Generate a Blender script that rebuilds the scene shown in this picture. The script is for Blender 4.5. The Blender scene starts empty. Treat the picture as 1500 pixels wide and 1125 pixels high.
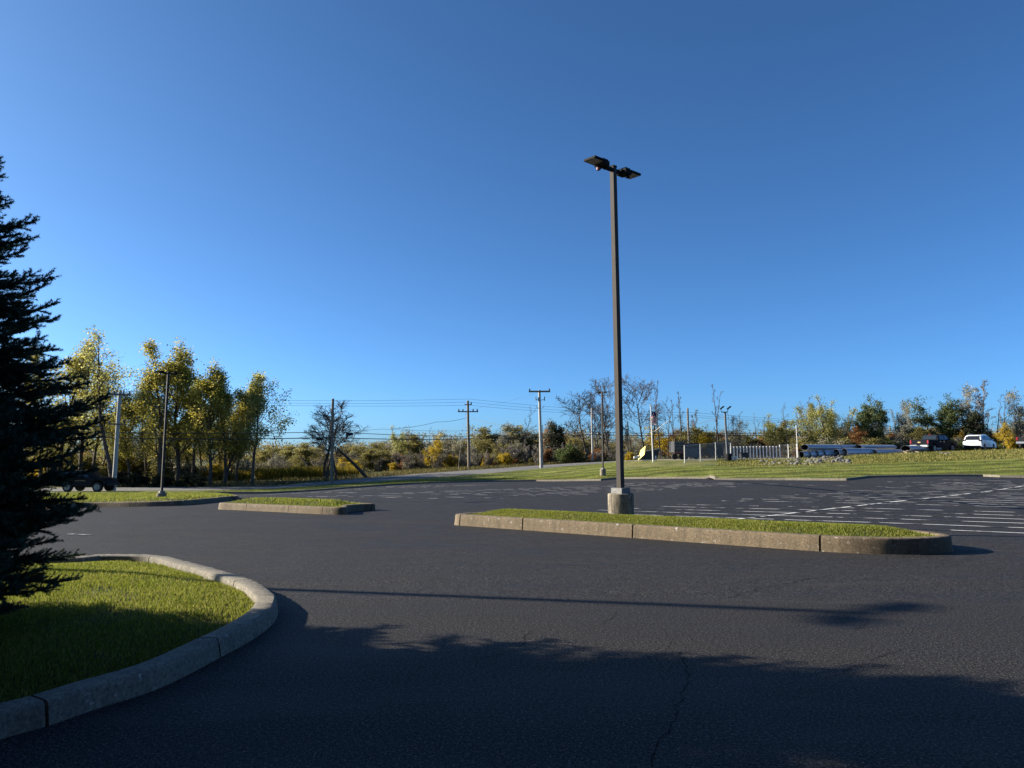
import bpy, bmesh, math, random
import numpy as np
from mathutils import Vector, Matrix
from mathutils.bvhtree import BVHTree
from mathutils.geometry import delaunay_2d_cdt
PI = math.pi
C = bpy.context.scene.collection
R = math.radians
rng = np.random.default_rng(7)

# ------------------------------------------------------------------ camera
F = 1083.0
CAMZ = 1.6
PITCH = math.atan(99.5 / F)
cp, sp = math.cos(PITCH), math.sin(PITCH)
cam_d = bpy.data.cameras.new('camera')
cam_d.sensor_width = 36.0
cam_d.lens = 36.0 * F / 1500.0
cam_d.clip_start = 0.05
cam_d.clip_end = 6000
cam = bpy.data.objects.new('camera', cam_d)
C.objects.link(cam)
cam.location = (0, 0, CAMZ)
cam.rotation_euler = (PI / 2 + PITCH, 0, 0)
bpy.context.scene.camera = cam

def ray(px, py):
    a, b = px - 750.0, 562.5 - py
    return Vector((a, cp * F - sp * b, sp * F + cp * b))
def at(px, py, d):
    """the place seen at a point of the view, d metres ahead"""
    r = ray(px, py); t = d / r.y
    return Vector((r.x * t, d, CAMZ + r.z * t))

# ------------------------------------------------------------------ materials
def new_mat(name):
    m = bpy.data.materials.new(name); m.use_nodes = True
    nt = m.node_tree; nt.nodes.clear()
    out = nt.nodes.new('ShaderNodeOutputMaterial')
    return m, nt, out
def N(nt, typ, **kw):
    n = nt.nodes.new('ShaderNode' + typ)
    for k, v in kw.items():
        if k.startswith('_'): setattr(n, k[1:], v)
        else: n.inputs[k.replace('__', ' ')].default_value = v
    return n
def L(nt, a, b): nt.links.new(a, b)
def col4(c): return (c[0], c[1], c[2], 1.0)
def ramp(nt, fac, stops, interp='LINEAR'):
    r = nt.nodes.new('ShaderNodeValToRGB'); r.color_ramp.interpolation = interp
    e = r.color_ramp.elements
    while len(e) < len(stops): e.new(0.5)
    for k, (p, c) in enumerate(stops):
        e[k].position = p; e[k].color = col4(c) if len(c) == 3 else c
    L(nt, fac, r.inputs[0]); return r.outputs[0]
def noise(nt, vec, scale, detail=4, rough=0.55, dist=0.0):
    n = N(nt, 'TexNoise', Scale=scale, Detail=detail, Roughness=rough, Distortion=dist)
    if vec is not None: L(nt, vec, n.inputs['Vector'])
    return n.outputs['Fac']
def mixc(nt, fac, a, b, mode='MIX'):
    n = nt.nodes.new('ShaderNodeMix'); n.data_type = 'RGBA'; n.blend_type = mode
    for k, v in ((0, fac), (6, a), (7, b)):
        if isinstance(v, (int, float)): n.inputs[k].default_value = v
        elif isinstance(v, (tuple, list)): n.inputs[k].default_value = col4(v)
        else: L(nt, v, n.inputs[k])
    return n.outputs[2]
def texco(nt, out='Object'): return nt.nodes.new('ShaderNodeTexCoord').outputs[out]
def mapping(nt, vec, scale=(1, 1, 1), rot=(0, 0, 0)):
    m = nt.nodes.new('ShaderNodeMapping'); m.inputs['Scale'].default_value = scale
    m.inputs['Rotation'].default_value = rot; L(nt, vec, m.inputs[0]); return m.outputs[0]
def bump(nt, h, strength, dist):
    b = N(nt, 'Bump', Strength=strength, Distance=dist); L(nt, h, b.inputs['Height']); return b.outputs[0]
def principled(nt, out, color, rough=0.7, metal=0.0, spec=0.5, normal=None, coat=0.0):
    p = nt.nodes.new('ShaderNodeBsdfPrincipled')
    if isinstance(color, (tuple, list)): p.inputs['Base Color'].default_value = col4(color)
    else: L(nt, color, p.inputs['Base Color'])
    if isinstance(rough, (int, float)): p.inputs['Roughness'].default_value = rough
    else: L(nt, rough, p.inputs['Roughness'])
    p.inputs['Metallic'].default_value = metal
    p.inputs['Specular IOR Level'].default_value = spec
    p.inputs['Coat Weight'].default_value = coat
    if normal is not None: L(nt, normal, p.inputs['Normal'])
    L(nt, p.outputs[0], out.inputs[0]); return p

MATS = {}
def simple(name, color, rough=0.6, metal=0.0, spec=0.5, vary=0.25, scale=6.0, bumpy=0.0, coat=0.0):
    m, nt, out = new_mat(name)
    tc = texco(nt)
    n = noise(nt, tc, scale, 5, 0.6)
    a = tuple(c * (1 - vary) for c in color); b = tuple(min(1, c * (1 + vary)) for c in color)
    c = ramp(nt, n, [(0.3, a), (0.7, b)])
    nm = bump(nt, noise(nt, tc, scale * 6, 4), bumpy, 0.02) if bumpy else None
    principled(nt, out, c, rough, metal, spec, nm, coat)
    MATS[name] = m; return m

def asphalt_mat():
    m, nt, out = new_mat('asphalt'); tc = texco(nt)
    big = noise(nt, tc, 0.16, 4, 0.6, 0.4)
    mid = noise(nt, mapping(nt, tc, (0.5, 1.4, 1), (0, 0, R(-40))), 0.9, 5, 0.65)
    fine = noise(nt, tc, 72, 3, 0.75)
    speck = N(nt, 'TexVoronoi', Scale=95.0); L(nt, tc, speck.inputs['Vector'])
    base = mixc(nt, big, (0.021, 0.0195, 0.0192), (0.0325, 0.0303, 0.0295))
    base = mixc(nt, mid, base, (0.040, 0.038, 0.038), 'MIX')
    f2 = ramp(nt, fine, [(0.36, (0.22, 0.22, 0.22)), (0.5, (0.85,) * 3), (0.66, (2.3, 2.25, 2.2))])
    base = mixc(nt, 1.0, base, f2, 'MULTIPLY')
    coarse = noise(nt, tc, 36, 6, 0.85)
    base = mixc(nt, 1.0, base, ramp(nt, coarse, [(0.37, (0.12,) * 3), (0.5, (0.85,) * 3), (0.63, (2.5,) * 3)]), 'MULTIPLY')
    chip = ramp(nt, speck.outputs['Distance'], [(0.0, (1, 1, 1)), (0.12, (1, 1, 1)), (0.2, (0, 0, 0))])
    sel = ramp(nt, speck.outputs['Color'], [(0.9, (0, 0, 0)), (0.94, (0.75, 0.75, 0.75))])
    k = mixc(nt, 1.0, chip, sel, 'MULTIPLY')
    base = mixc(nt, k, base, (0.16, 0.155, 0.15))
    oil = noise(nt, tc, 0.55, 3, 0.5, 0.2); base = mixc(nt, ramp(nt, oil, [(0.66, (0, 0, 0)), (0.76, (0.45,) * 3)]), base, (0.009, 0.009, 0.010))
    dust = noise(nt, mapping(nt, tc, (0.22, 1.0, 1), (0, 0, R(-30))), 0.7, 6, 0.7, 1.2); base = mixc(nt, ramp(nt, dust, [(0.58, (0, 0, 0)), (0.78, (0.45,) * 3)]), base, (0.075, 0.072, 0.068))
    rg = ramp(nt, mid, [(0.3, (0.62,) * 3), (0.7, (0.85,) * 3)])
    nm = bump(nt, fine, 0.9, 0.016)
    principled(nt, out, base, rg, 0, 0.14, nm)
    MATS['asphalt'] = m; return m
def paint_mat():
    m, nt, out = new_mat('worn_white_paint'); tc = texco(nt)
    w = noise(nt, tc, 1.25, 4, 0.6, 0.3)
    w2 = noise(nt, tc, 60, 3, 0.6)
    c = ramp(nt, w, [(0.46, (0.028, 0.028, 0.029)), (0.50, (0.3, 0.3, 0.3)), (0.54, (0.70, 0.70, 0.68))])
    c = mixc(nt, ramp(nt, w2, [(0.55, (0, 0, 0)), (0.68, (0.6,) * 3)]), c, (0.05, 0.05, 0.05))
    principled(nt, out, c, 0.7, 0, 0.3)
    MATS['paint'] = m
def concrete_mat(name, c0, c1, stain=(0.05, 0.045, 0.035), stain_amt=0.5):
    m, nt, out = new_mat(name); tc = texco(nt)
    a = noise(nt, tc, 1.7, 6, 0.65); b = noise(nt, tc, 38, 5, 0.7)
    v = noise(nt, mapping(nt, tc, (7, 7, 0.9)), 1.2, 4, 0.7)
    c = mixc(nt, a, c0, c1)
    c = mixc(nt, 1.0, c, ramp(nt, b, [(0.32, (0.5,) * 3), (0.68, (1.4,) * 3)]), 'MULTIPLY')
    c = mixc(nt, ramp(nt, v, [(0.46, (0, 0, 0)), (0.68, (stain_amt,) * 3)]), c, stain)
    pits = N(nt, 'TexVoronoi', Scale=55.0); L(nt, tc, pits.inputs['Vector'])
    c = mixc(nt, ramp(nt, pits.outputs['Distance'], [(0.06, (0.7,) * 3), (0.16, (0, 0, 0))]), c, (0.05, 0.045, 0.04))
    c = mixc(nt, ramp(nt, noise(nt, tc, 9, 6, 0.75), [(0.61, (0, 0, 0)), (0.66, (0.7,) * 3)]), c, (0.5, 0.48, 0.44))
    nm = bump(nt, b, 0.5, 0.012)
    principled(nt, out, c, 0.88, 0, 0.25, nm)
    MATS[name] = m
def grass_floor_mat(name, c0, c1, c2, stripe=False, bs=0.7):
    m, nt, out = new_mat(name); tc = texco(nt)
    a = noise(nt, tc, 0.35, 5, 0.65); b = noise(nt, tc, 9, 5, 0.7)
    c = ramp(nt, a, [(0.32, c0), (0.52, c1), (0.7, c2)])
    c = mixc(nt, 1.0, c, ramp(nt, b, [(0.3, (0.55,) * 3), (0.7, (1.35,) * 3)]), 'MULTIPLY')
    if stripe:
        s = N(nt, 'TexWave', Scale=0.10, Distortion=8.0, Detail=5.0); s.inputs['Detail Scale'].default_value = 1.6
        s.bands_direction = 'Y'; L(nt, mapping(nt, tc, (1, 1, 1), (0, 0, R(4))), s.inputs['Vector'])
        c = mixc(nt, 1.0, c, ramp(nt, s.outputs['Fac'], [(0.1, (0.5,) * 3), (0.45, (1.0,) * 3), (0.8, (1.2,) * 3)]), 'MULTIPLY')
    soil = noise(nt, tc, 0.8, 5, 0.7); c = mixc(nt, ramp(nt, soil, [(0.60, (0, 0, 0)), (0.72, (0.6,) * 3)]), c, (0.10, 0.075, 0.045))
    nm = bump(nt, b, bs, 0.08)
    principled(nt, out, c, 0.9, 0, 0.15, nm)
    MATS[name] = m
def leaf_mat(name, stops, transl=0.55, patch=0.25, gloss=True, pscale=0.35):
    """foliage: each leaf its own colour from the stops, whole boughs drifting a little"""
    m, nt, out = new_mat(name)
    g = nt.nodes.new('ShaderNodeNewGeometry')
    n = noise(nt, texco(nt), pscale, 3, 0.6)
    mx = N(nt, 'Math', _operation='MULTIPLY_ADD'); L(nt, n, mx.inputs[0])
    mx.inputs[1].default_value = 2.4 * patch; mx.inputs[2].default_value = -1.2 * patch
    ad = N(nt, 'Math', _operation='ADD', _use_clamp=True); L(nt, g.outputs['Random Per Island'], ad.inputs[0]); L(nt, mx.outputs[0], ad.inputs[1])
    k = len(stops) - 1
    c = ramp(nt, ad.outputs[0], [(i / k, s) for i, s in enumerate(stops)])
    d = nt.nodes.new('ShaderNodeBsdfDiffuse'); L(nt, c, d.inputs[0])
    t = nt.nodes.new('ShaderNodeBsdfTranslucent'); L(nt, c, t.inputs[0])
    mxs = N(nt, 'MixShader'); mxs.inputs[0].default_value = transl
    L(nt, d.outputs[0], mxs.inputs[1]); L(nt, t.outputs[0], mxs.inputs[2])
    o = mxs.outputs[0]
    if gloss:
        gl = nt.nodes.new('ShaderNodeBsdfGlossy'); gl.inputs['Roughness'].default_value = 0.5
        gl.inputs[0].default_value = (0.6, 0.6, 0.6, 1)
        m2 = N(nt, 'MixShader'); m2.inputs[0].default_value = 0.02
        L(nt, o, m2.inputs[1]); L(nt, gl.outputs[0], m2.inputs[2]); o = m2.outputs[0]
    L(nt, o, out.inputs[0])
    MATS[name] = m

asphalt_mat(); paint_mat()
concrete_mat('kerb_concrete', (0.115, 0.086, 0.055), (0.205, 0.158, 0.103))
concrete_mat('pale_concrete', (0.12, 0.105, 0.08), (0.22, 0.195, 0.15), (0.06, 0.055, 0.05), 0.5)
concrete_mat('near_kerb_concrete', (0.14, 0.125, 0.10), (0.26, 0.235, 0.19), (0.07, 0.065, 0.055), 0.4)
concrete_mat('base_concrete', (0.17, 0.14, 0.10), (0.32, 0.27, 0.20), (0.02, 0.02, 0.02), 0.9)
concrete_mat('street_asphalt', (0.13, 0.125, 0.12), (0.19, 0.185, 0.175), (0.09, 0.09, 0.09), 0.4)
concrete_mat('stone', (0.07, 0.068, 0.065), (0.22, 0.21, 0.20), (0.06, 0.06, 0.06), 0.5)
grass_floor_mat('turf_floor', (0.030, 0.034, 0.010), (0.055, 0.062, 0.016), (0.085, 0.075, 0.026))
grass_floor_mat('lawn_grass', (0.095, 0.115, 0.022), (0.15, 0.17, 0.034), (0.225, 0.215, 0.065), stripe=True, bs=1.0)
grass_floor_mat('dry_meadow', (0.07, 0.062, 0.03), (0.11, 0.10, 0.04), (0.16, 0.135, 0.06), bs=1.0)
grass_floor_mat('rough_grass', (0.09, 0.11, 0.03), (0.17, 0.17, 0.055), (0.24, 0.21, 0.09), bs=1.0)
grass_floor_mat('meadow_floor', (0.05, 0.06, 0.02), (0.09, 0.095, 0.03), (0.13, 0.11, 0.04), bs=1.0)
simple('gravel', (0.24, 0.22, 0.19), 0.95, vary=0.35, scale=2.0, bumpy=0.6)
simple('crack_tar', (0.010, 0.010, 0.011), 0.95, spec=0.1)
simple('bark', (0.085, 0.07, 0.055), 0.95, vary=0.4, scale=5, bumpy=0.6, spec=0.15)
simple('pale_bark', (0.22, 0.195, 0.165), 0.95, vary=0.35, scale=5, bumpy=0.6, spec=0.15)
simple('spruce_bark', (0.05, 0.04, 0.03), 0.95, vary=0.4, scale=14, bumpy=0.7, spec=0.15)
simple('pole_wood', (0.20, 0.165, 0.125), 0.9, vary=0.3, scale=9, bumpy=0.4, spec=0.15)
simple('pale_pole_wood', (0.36, 0.35, 0.33), 0.9, vary=0.22, scale=9, bumpy=0.4, spec=0.15)
simple('bronze_paint', (0.060, 0.052, 0.045), 0.7, spec=0.15, vary=0.1, scale=3)
simple('cover_metal', (0.21, 0.205, 0.195), 0.6, vary=0.25, scale=14, spec=0.2)
simple('black_metal', (0.008, 0.008, 0.009), 0.75, vary=0.1, spec=0.15)
simple('lens_grey', (0.42, 0.40, 0.34), 0.4, vary=0.06)
simple('dull_red', (0.16, 0.05, 0.04), 0.5)
simple('cable_black', (0.008, 0.008, 0.009), 0.6)
simple('cable_grey', (0.07, 0.075, 0.085), 0.5)
simple('galvanised', (0.34, 0.375, 0.43), 0.36, metal=0.25, vary=0.12, scale=4)
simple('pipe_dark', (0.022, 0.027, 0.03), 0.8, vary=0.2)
simple('white_paint', (0.74, 0.75, 0.74), 0.3, vary=0.03, coat=0.6)
simple('white_post', (0.62, 0.61, 0.57), 0.5, vary=0.08)
simple('dark_paint', (0.008, 0.010, 0.015), 0.6, vary=0.05, spec=0.03)
simple('grey_paint', (0.02, 0.02, 0.022), 0.7, vary=0.05, spec=0.05)
simple('black_paint', (0.006, 0.006, 0.008), 0.45, vary=0.05, spec=0.12)
simple('car_glass', (0.012, 0.016, 0.022), 0.06, vary=0.02, spec=0.5)
simple('tyre', (0.012, 0.012, 0.012), 0.85)
simple('alloy', (0.20, 0.205, 0.21), 0.4, metal=0.5, vary=0.08)
simple('chrome', (0.36, 0.36, 0.36), 0.3, metal=0.7, vary=0.05)
simple('tail_red', (0.22, 0.006, 0.012), 0.25, vary=0.05)
simple('plate', (0.6, 0.5, 0.3), 0.5)
simple('gold_badge', (0.4, 0.27, 0.08), 0.4)
simple('plough_yellow', (0.72, 0.56, 0.13), 0.5, vary=0.15)
simple('rack_grey', (0.08, 0.083, 0.075), 0.7)
simple('trailer_dark', (0.035, 0.035, 0.04), 0.6)
simple('trailer_grey', (0.075, 0.082, 0.092), 0.6)
simple('flag_red', (0.5, 0.03, 0.035), 0.8)
simple('flag_white', (0.75, 0.74, 0.70), 0.8)
simple('flag_blue', (0.05, 0.03, 0.08), 0.8)
simple('fence_wire', (0.30, 0.31, 0.31), 0.5, metal=0.4)
leaf_mat('needles', [(0.019, 0.038, 0.028), (0.039, 0.069, 0.051), (0.063, 0.102, 0.071), (0.087, 0.132, 0.093)], 0.12, 0.2, False)
leaf_mat('blades', [(0.10, 0.135, 0.014), (0.16, 0.195, 0.022), (0.23, 0.245, 0.036), (0.36, 0.33, 0.09)], 0.45, 0.3, True, 0.9)
leaf_mat('weeds', [(0.07, 0.065, 0.014), (0.16, 0.13, 0.02), (0.27, 0.20, 0.028), (0.34, 0.25, 0.05)], 0.4, 0.5, False)
leaf_mat('leaf_poplar', [(0.17, 0.17, 0.036), (0.27, 0.25, 0.045), (0.38, 0.33, 0.05), (0.46, 0.38, 0.07), (0.50, 0.42, 0.13)], 0.62, 0.4)
leaf_mat('leaf_poplar_dull', [(0.150, 0.169, 0.056), (0.237, 0.250, 0.069), (0.350, 0.338, 0.088), (0.475, 0.425, 0.138), (0.520, 0.512, 0.225)], 0.62, 0.3)
leaf_mat('leaf_olive', [(0.084, 0.089, 0.033), (0.158, 0.146, 0.051), (0.251, 0.220, 0.067), (0.419, 0.345, 0.105)], 0.55, 0.4)
leaf_mat('leaf_gold', [(0.196, 0.127, 0.014), (0.345, 0.241, 0.021), (0.517, 0.368, 0.025), (0.620, 0.483, 0.069)], 0.55, 0.4)
leaf_mat('leaf_grey', [(0.118, 0.118, 0.082), (0.200, 0.191, 0.127), (0.309, 0.291, 0.191), (0.510, 0.473, 0.346)], 0.55, 0.4)
leaf_mat('leaf_rust', [(0.091, 0.046, 0.021), (0.169, 0.078, 0.029), (0.273, 0.117, 0.039), (0.351, 0.195, 0.065)], 0.55, 0.4)
leaf_mat('leaf_green', [(0.038, 0.057, 0.022), (0.068, 0.095, 0.031), (0.101, 0.135, 0.041), (0.189, 0.196, 0.068)], 0.55, 0.35)
leaf_mat('leaf_dark', [(0.012, 0.017, 0.010), (0.022, 0.029, 0.014), (0.036, 0.044, 0.02), (0.06, 0.062, 0.03)], 0.3, 0.3)
leaf_mat('leaf_wood', [(0.20, 0.16, 0.03), (0.078, 0.070, 0.040), (0.133, 0.117, 0.055), (0.172, 0.156, 0.078), (0.312, 0.234, 0.047), (0.203, 0.101, 0.047), (0.312, 0.281, 0.187)], 0.55, 0.75, False, 0.09)

# ------------------------------------------------------------------ mesh helpers
def np_mesh(name, verts, faces_list, mat, parent=None, smooth=False, fmat=None):
    """faces_list: list of int arrays (n,k)"""
    me = bpy.data.meshes.new(name)
    verts = np.asarray(verts, dtype=np.float32)
    me.vertices.add(len(verts)); me.vertices.foreach_set('co', verts.ravel())
    loops = np.concatenate([f.ravel() for f in faces_list]).astype(np.int32)
    sizes = np.concatenate([np.full(len(f), f.shape[1], np.int32) for f in faces_list])
    me.loops.add(len(loops)); me.loops.foreach_set('vertex_index', loops)
    starts = np.zeros(len(sizes), np.int32); starts[1:] = np.cumsum(sizes)[:-1]
    me.polygons.add(len(sizes)); me.polygons.foreach_set('loop_start', starts); me.polygons.foreach_set('loop_total', sizes)
    if smooth: me.polygons.foreach_set('use_smooth', np.ones(len(sizes), bool))
    for mm in (mat if isinstance(mat, list) else [mat]): me.materials.append(MATS[mm] if isinstance(mm, str) else mm)
    if fmat is not None: me.polygons.foreach_set('material_index', np.asarray(fmat, np.int32))
    me.update(calc_edges=True); me.validate()
    o = bpy.data.objects.new(name, me); C.objects.link(o)
    if parent is not None: o.parent = parent
    return o

class MB:
    """collects boxes, prisms, tubes and lathes into one mesh"""
    def __init__(s): s.v = []; s.f = []; s.mi = []; s.cur = 0
    def add(s, vs, fs):
        o = len(s.v); s.v += [tuple(v) for v in vs]; s.f += [[o + i for i in f] for f in fs]; s.mi += [s.cur] * len(fs)
    def box(s, c, d, M=None):
        x, y, z = d[0] / 2, d[1] / 2, d[2] / 2
        vs = [Vector((sx * x, sy * y, sz * z)) for sz in (-1, 1) for sx, sy in ((-1, -1), (1, -1), (1, 1), (-1, 1))]
        if M is not None: vs = [M @ v for v in vs]
        vs = [v + Vector(c) for v in vs]
        s.add(vs, [(3, 2, 1, 0), (4, 5, 6, 7), (0, 1, 5, 4), (1, 2, 6, 5), (2, 3, 7, 6), (3, 0, 4, 7)])
    def tube(s, pts, rad, n=6, cap=True):
        pts = [Vector(p) for p in pts]
        if isinstance(rad, (int, float)): rad = [rad] * len(pts)
        o = len(s.v); prev = None
        for i, p in enumerate(pts):
            d = (pts[min(i + 1, len(pts) - 1)] - pts[max(i - 1, 0)]).normalized()
            if prev is None:
                u = d.orthogonal().normalized()
            else:
                u = (prev - d * prev.dot(d)); u = u.normalized() if u.length > 1e-6 else d.orthogonal().normalized()
            prev = u; w = d.cross(u)
            for k in range(n):
                a = 2 * PI * (k + 0.5) / n
                s.v.append(tuple(p + (u * math.cos(a) + w * math.sin(a)) * rad[i]))
        fs = []
        for i in range(len(pts) - 1):
            for k in range(n):
                fs.append([o + i * n + k, o + i * n + (k + 1) % n, o + (i + 1) * n + (k + 1) % n, o + (i + 1) * n + k])
        if cap: fs += [[o + k for k in reversed(range(n))], [o + (len(pts) - 1) * n + k for k in range(n)]]
        s.f += fs; s.mi += [s.cur] * len(fs)
    def lathe(s, prof, c=(0, 0, 0), axis='Z', n=24):
        """prof: list of (radius, height)"""
        o = len(s.v)
        for r, h in prof:
            for k in range(n):
                a = 2 * PI * k / n; x, y = r * math.cos(a), r * math.sin(a)
                v = {'Z': (x, y, h), 'Y': (x, h, y), 'X': (h, x, y)}[axis]
                s.v.append((v[0] + c[0], v[1] + c[1], v[2] + c[2]))
        fs = []
        for i in range(len(prof) - 1):
            for k in range(n): fs.append([o + i * n + k, o + i * n + (k + 1) % n, o + (i + 1) * n + (k + 1) % n, o + (i + 1) * n + k])
        fs += [[o + k for k in reversed(range(n))], [o + (len(prof) - 1) * n + k for k in range(n)]]
        s.f += fs; s.mi += [s.cur] * len(fs)
    def loft(s, rings, cap=True):
        n = len(rings[0]); o = len(s.v)
        for r in rings: s.v += [tuple(p) for p in r]
        fs = []
        for i in range(len(rings) - 1):
            for k in range(n): fs.append([o + i * n + k, o + i * n + (k + 1) % n, o + (i + 1) * n + (k + 1) % n, o + (i + 1) * n + k])
        if cap: fs += [[o + k for k in reversed(range(n))], [o + (len(rings) - 1) * n + k for k in range(n)]]
        s.f += fs; s.mi += [s.cur] * len(fs)
    def build(s, name, mat, parent=None, smooth=False, bevel=0.0):
        me = bpy.data.meshes.new(name); me.from_pydata(s.v, [], s.f)
        for mm in (mat if isinstance(mat, list) else [mat]): me.materials.append(MATS[mm])
        me.polygons.foreach_set('material_index', s.mi)
        bm = bmesh.new(); bm.from_mesh(me)
        bmesh.ops.recalc_face_normals(bm, faces=bm.faces)
        if bevel:
            es = [e for e in bm.edges if len(e.link_faces) == 2 and e.calc_face_angle(0) > 0.6]
            bmesh.ops.bevel(bm, geom=es, offset=bevel, segments=2, affect='EDGES', clamp_overlap=True)
        bm.to_mesh(me); bm.free()
        if smooth:
            me.polygons.foreach_set('use_smooth', [True] * len(me.polygons))
            me.set_sharp_from_angle(angle=R(38))
        me.update()
        o = bpy.data.objects.new(name, me); C.objects.link(o)
        if parent is not None: o.parent = parent
        return o

def tag(o, label=None, cat=None, group=None, kind=None):
    if label: o['label'] = label
    if cat: o['category'] = cat
    if group: o['group'] = group
    if kind: o['kind'] = kind
    return o
def empty(name, loc, label, cat, group=None, rz=0.0):
    o = bpy.data.objects.new(name, None); C.objects.link(o)
    o.empty_display_size = 0.3
    o.location = loc; o.rotation_euler = (0, 0, rz)
    return tag(o, label, cat, group)
def copy_tree(o, parent=None):
    c = o.copy(); C.objects.link(c)
    if parent is not None: c.parent = parent
    for ch in list(o.children): copy_tree(ch, c)
    return c
# tunables
SPRUCES = ((-7.0, 4.75, 1.1, 1.0), (-6.9, 3.3, 1.0, 0.4), (-6.9, 4.0, 1.08, 2.6), (-8.6, 5.0, 1.2, 1.9), (-10.4, 5.3, 1.4, 4.0), (-9.2, 4.3, 1.35, 0.9), (-8.0, 4.1, 1.2, 5.6), (-7.4, 2.4, 1.2, 2.2), (-8.8, 6.9, 0.95, 3.7), (-9.0, 0.6, 1.3, 4.4), (-9.8, 3.4, 1.2, 5.2), (-11.6, 4.9, 1.1, 2.9))  # unseen spruces off left; several added only to close gaps in the foreground shadow
BLOCKERS = ((-40, 30, -22, -4.5, 10.0, 'added dark brick building behind the camera, not in view'), (-40, -13, -4.4, 0.8, 9.0, 'added dark brick wing of the building outside the left edge'))  # unseen blocks added to cut sky light and darken the foreground
SUN_E = 5.0
EXPO = 1.35
SKY = (0, 0.5, 1.0, 6.5, 0.0815)
# ------------------------------------------------------------------ ground
KN = {  # view column: E lot edge, M, S1, S2, W as (row, metres ahead)
 -900: ((745, 45), (740, 50), (728, 58), (722, 66), (716, 72)),
 -300: ((735, 50), (731, 54), (722, 62), (717, 70), (712, 76)),
  150: ((724, 56), (722, 59), (719, 66), (714, 73), (709, 79)),
  330: ((723, 61), (721, 63), (718, 68), (713, 75), (707, 82)),
  400: ((724, 62), (721, 65), (716, 70), (712, 77), (704, 85)),
  480: ((718, 64), (715, 67), (710, 73), (705, 80), (699, 90)),
  600: ((709, 68), (706, 71), (702, 78), (695, 86), (690, 96)),
  720: ((705.5, 70), (701, 74), (693, 84), (686.5, 93), (684, 101)),
  785: ((705.5, 69.5), (699, 74), (687, 88), (682, 98), (680, 104)),
  845: ((705, 66.5), (695, 72), (681.5, 89), (678, 99), (677, 105)),
  880: ((704, 64.5), (693, 70), (679, 88), (676.5, 98), (675, 106)),
  905: ((701.5, 66), (690, 71), (676, 86), (675, 98), (674, 106)),
  960: ((701, 63), (684, 71), (674, 80), (673, 98), (672, 106)),
  1040: ((701, 59.5), (683, 69), (673.5, 76), (672, 96), (671, 105)),
  1047: ((703, 57), (683, 69), (673, 76), (672, 96), (671, 105)),
  1150: ((703.5, 54), (683, 66), (672.5, 75), (670.5, 96), (670, 105)),
  1240: ((704, 51), (681, 65), (668, 74), (668, 96), (668, 105)),
  1275: ((699.5, 54), (679, 65), (666, 74), (666, 96), (666, 105)),
  1400: ((697.5, 53.5), (675, 65), (661.5, 76), (661, 96), (661, 105)),
  1440: ((697, 53.3), (673, 65), (660, 76), (660, 96), (660, 105)),
  1465: ((700.5, 51.6), (673, 65), (659, 76.5), (659, 96), (659, 105)),
  1600: ((701, 49), (668, 62), (655, 76), (656, 94), (657, 104)),
  2400: ((701, 44), (667, 56), (653, 72), (653, 90), (653, 100)),
}
cols = sorted(KN)
NS = 8
POLY = [[], [], [], [], [], []]
COLPX = []
for i, c in enumerate(cols):
    for j in range(NS if i < len(cols) - 1 else 1):
        t = j / NS
        c2 = cols[min(i + 1, len(cols) - 1)]
        COLPX.append(c + (c2 - c) * t)
        for k in range(5):
            a = at(c, *KN[c][k]); b = at(c2, *KN[c2][k]); POLY[k].append(a.lerp(b, t))
for w in POLY[4]:
    d = Vector((w.x, w.y, 0)).normalized()
    POLY[5].append(Vector((d.x * 900, d.y * 900, -4.0)))
EX = np.array([p.x for p in POLY[0]]); EY = np.array([p.y for p in POLY[0]]); EZ = np.array([p.z for p in POLY[0]])
def lotz(x, y):
    yE = np.interp(x, EX, EY); zE = np.interp(x, EX, EZ)
    # smooth the far edge's steps out of the slope
    zE = np.interp(x, ZX, ZS)
    s = np.clip((y - 8.0) / (yE - 8.0), 0, 1.0)
    return zE * s ** 1.1
ZX = np.linspace(EX[0], EX[-1], 160)
ZS = np.interp(ZX, EX, EZ)
ks = np.hanning(13); ks /= ks.sum()
ZS = np.convolve(np.pad(ZS, 6, mode='edge'), ks, mode='valid')
for k in range(len(POLY[0])):  # the lawn's edge meets the lot
    POLY[0][k].z = float(np.interp(POLY[0][k].x, ZX, ZS))
EZ = np.array([p.z for p in POLY[0]])

def grid_obj(name, rows, mat, kind='structure'):
    ny, nx = len(rows), len(rows[0])
    v = [tuple(p) for r in rows for p in r]
    f = np.array([(j * nx + i, j * nx + i + 1, (j + 1) * nx + i + 1, (j + 1) * nx + i) for j in range(ny - 1) for i in range(nx - 1)])
    o = np_mesh(name, v, [f], mat, smooth=True)
    o['kind'] = kind
    return o, v, f
BV = []; BF = []
def reg(v, f):
    o = len(BV); BV.extend(v); BF.extend([[o + int(i) for i in q] for q in f])

# the lot
xs = [p.x for p in POLY[0]]
rows = []
for y in [-60, -40, -20, -10, -4] + list(np.arange(0, 20.1, 1.0)):
    rows.append([(x, y, float(lotz(x, y))) for x in xs])
for t in np.linspace(0, 1, 40)[1:]:
    rows.append([(p.x, 20 + (p.y - 20) * t, float(lotz(p.x, 20 + (p.y - 20) * t))) for p in POLY[0]])
o, v, f = grid_obj('parking_lot', rows, 'asphalt'); reg(v, f)
def strip(name, A, B, mat, n, i0=0, i1=None, sag=0.0):
    A = A[i0:i1]; B = B[i0:i1]
    rows = []
    for t in np.linspace(0, 1, n):
        rows.append([tuple(a.lerp(b, t)) for a, b in zip(A, B)])
    o, v, f = grid_obj(name, rows, mat); reg(v, f); return o
isp = COLPX.index(905)
KERB_H = 0.15
LE = [p + Vector((0, 0.16, KERB_H - 0.03)) for p in POLY[0]]
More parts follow.
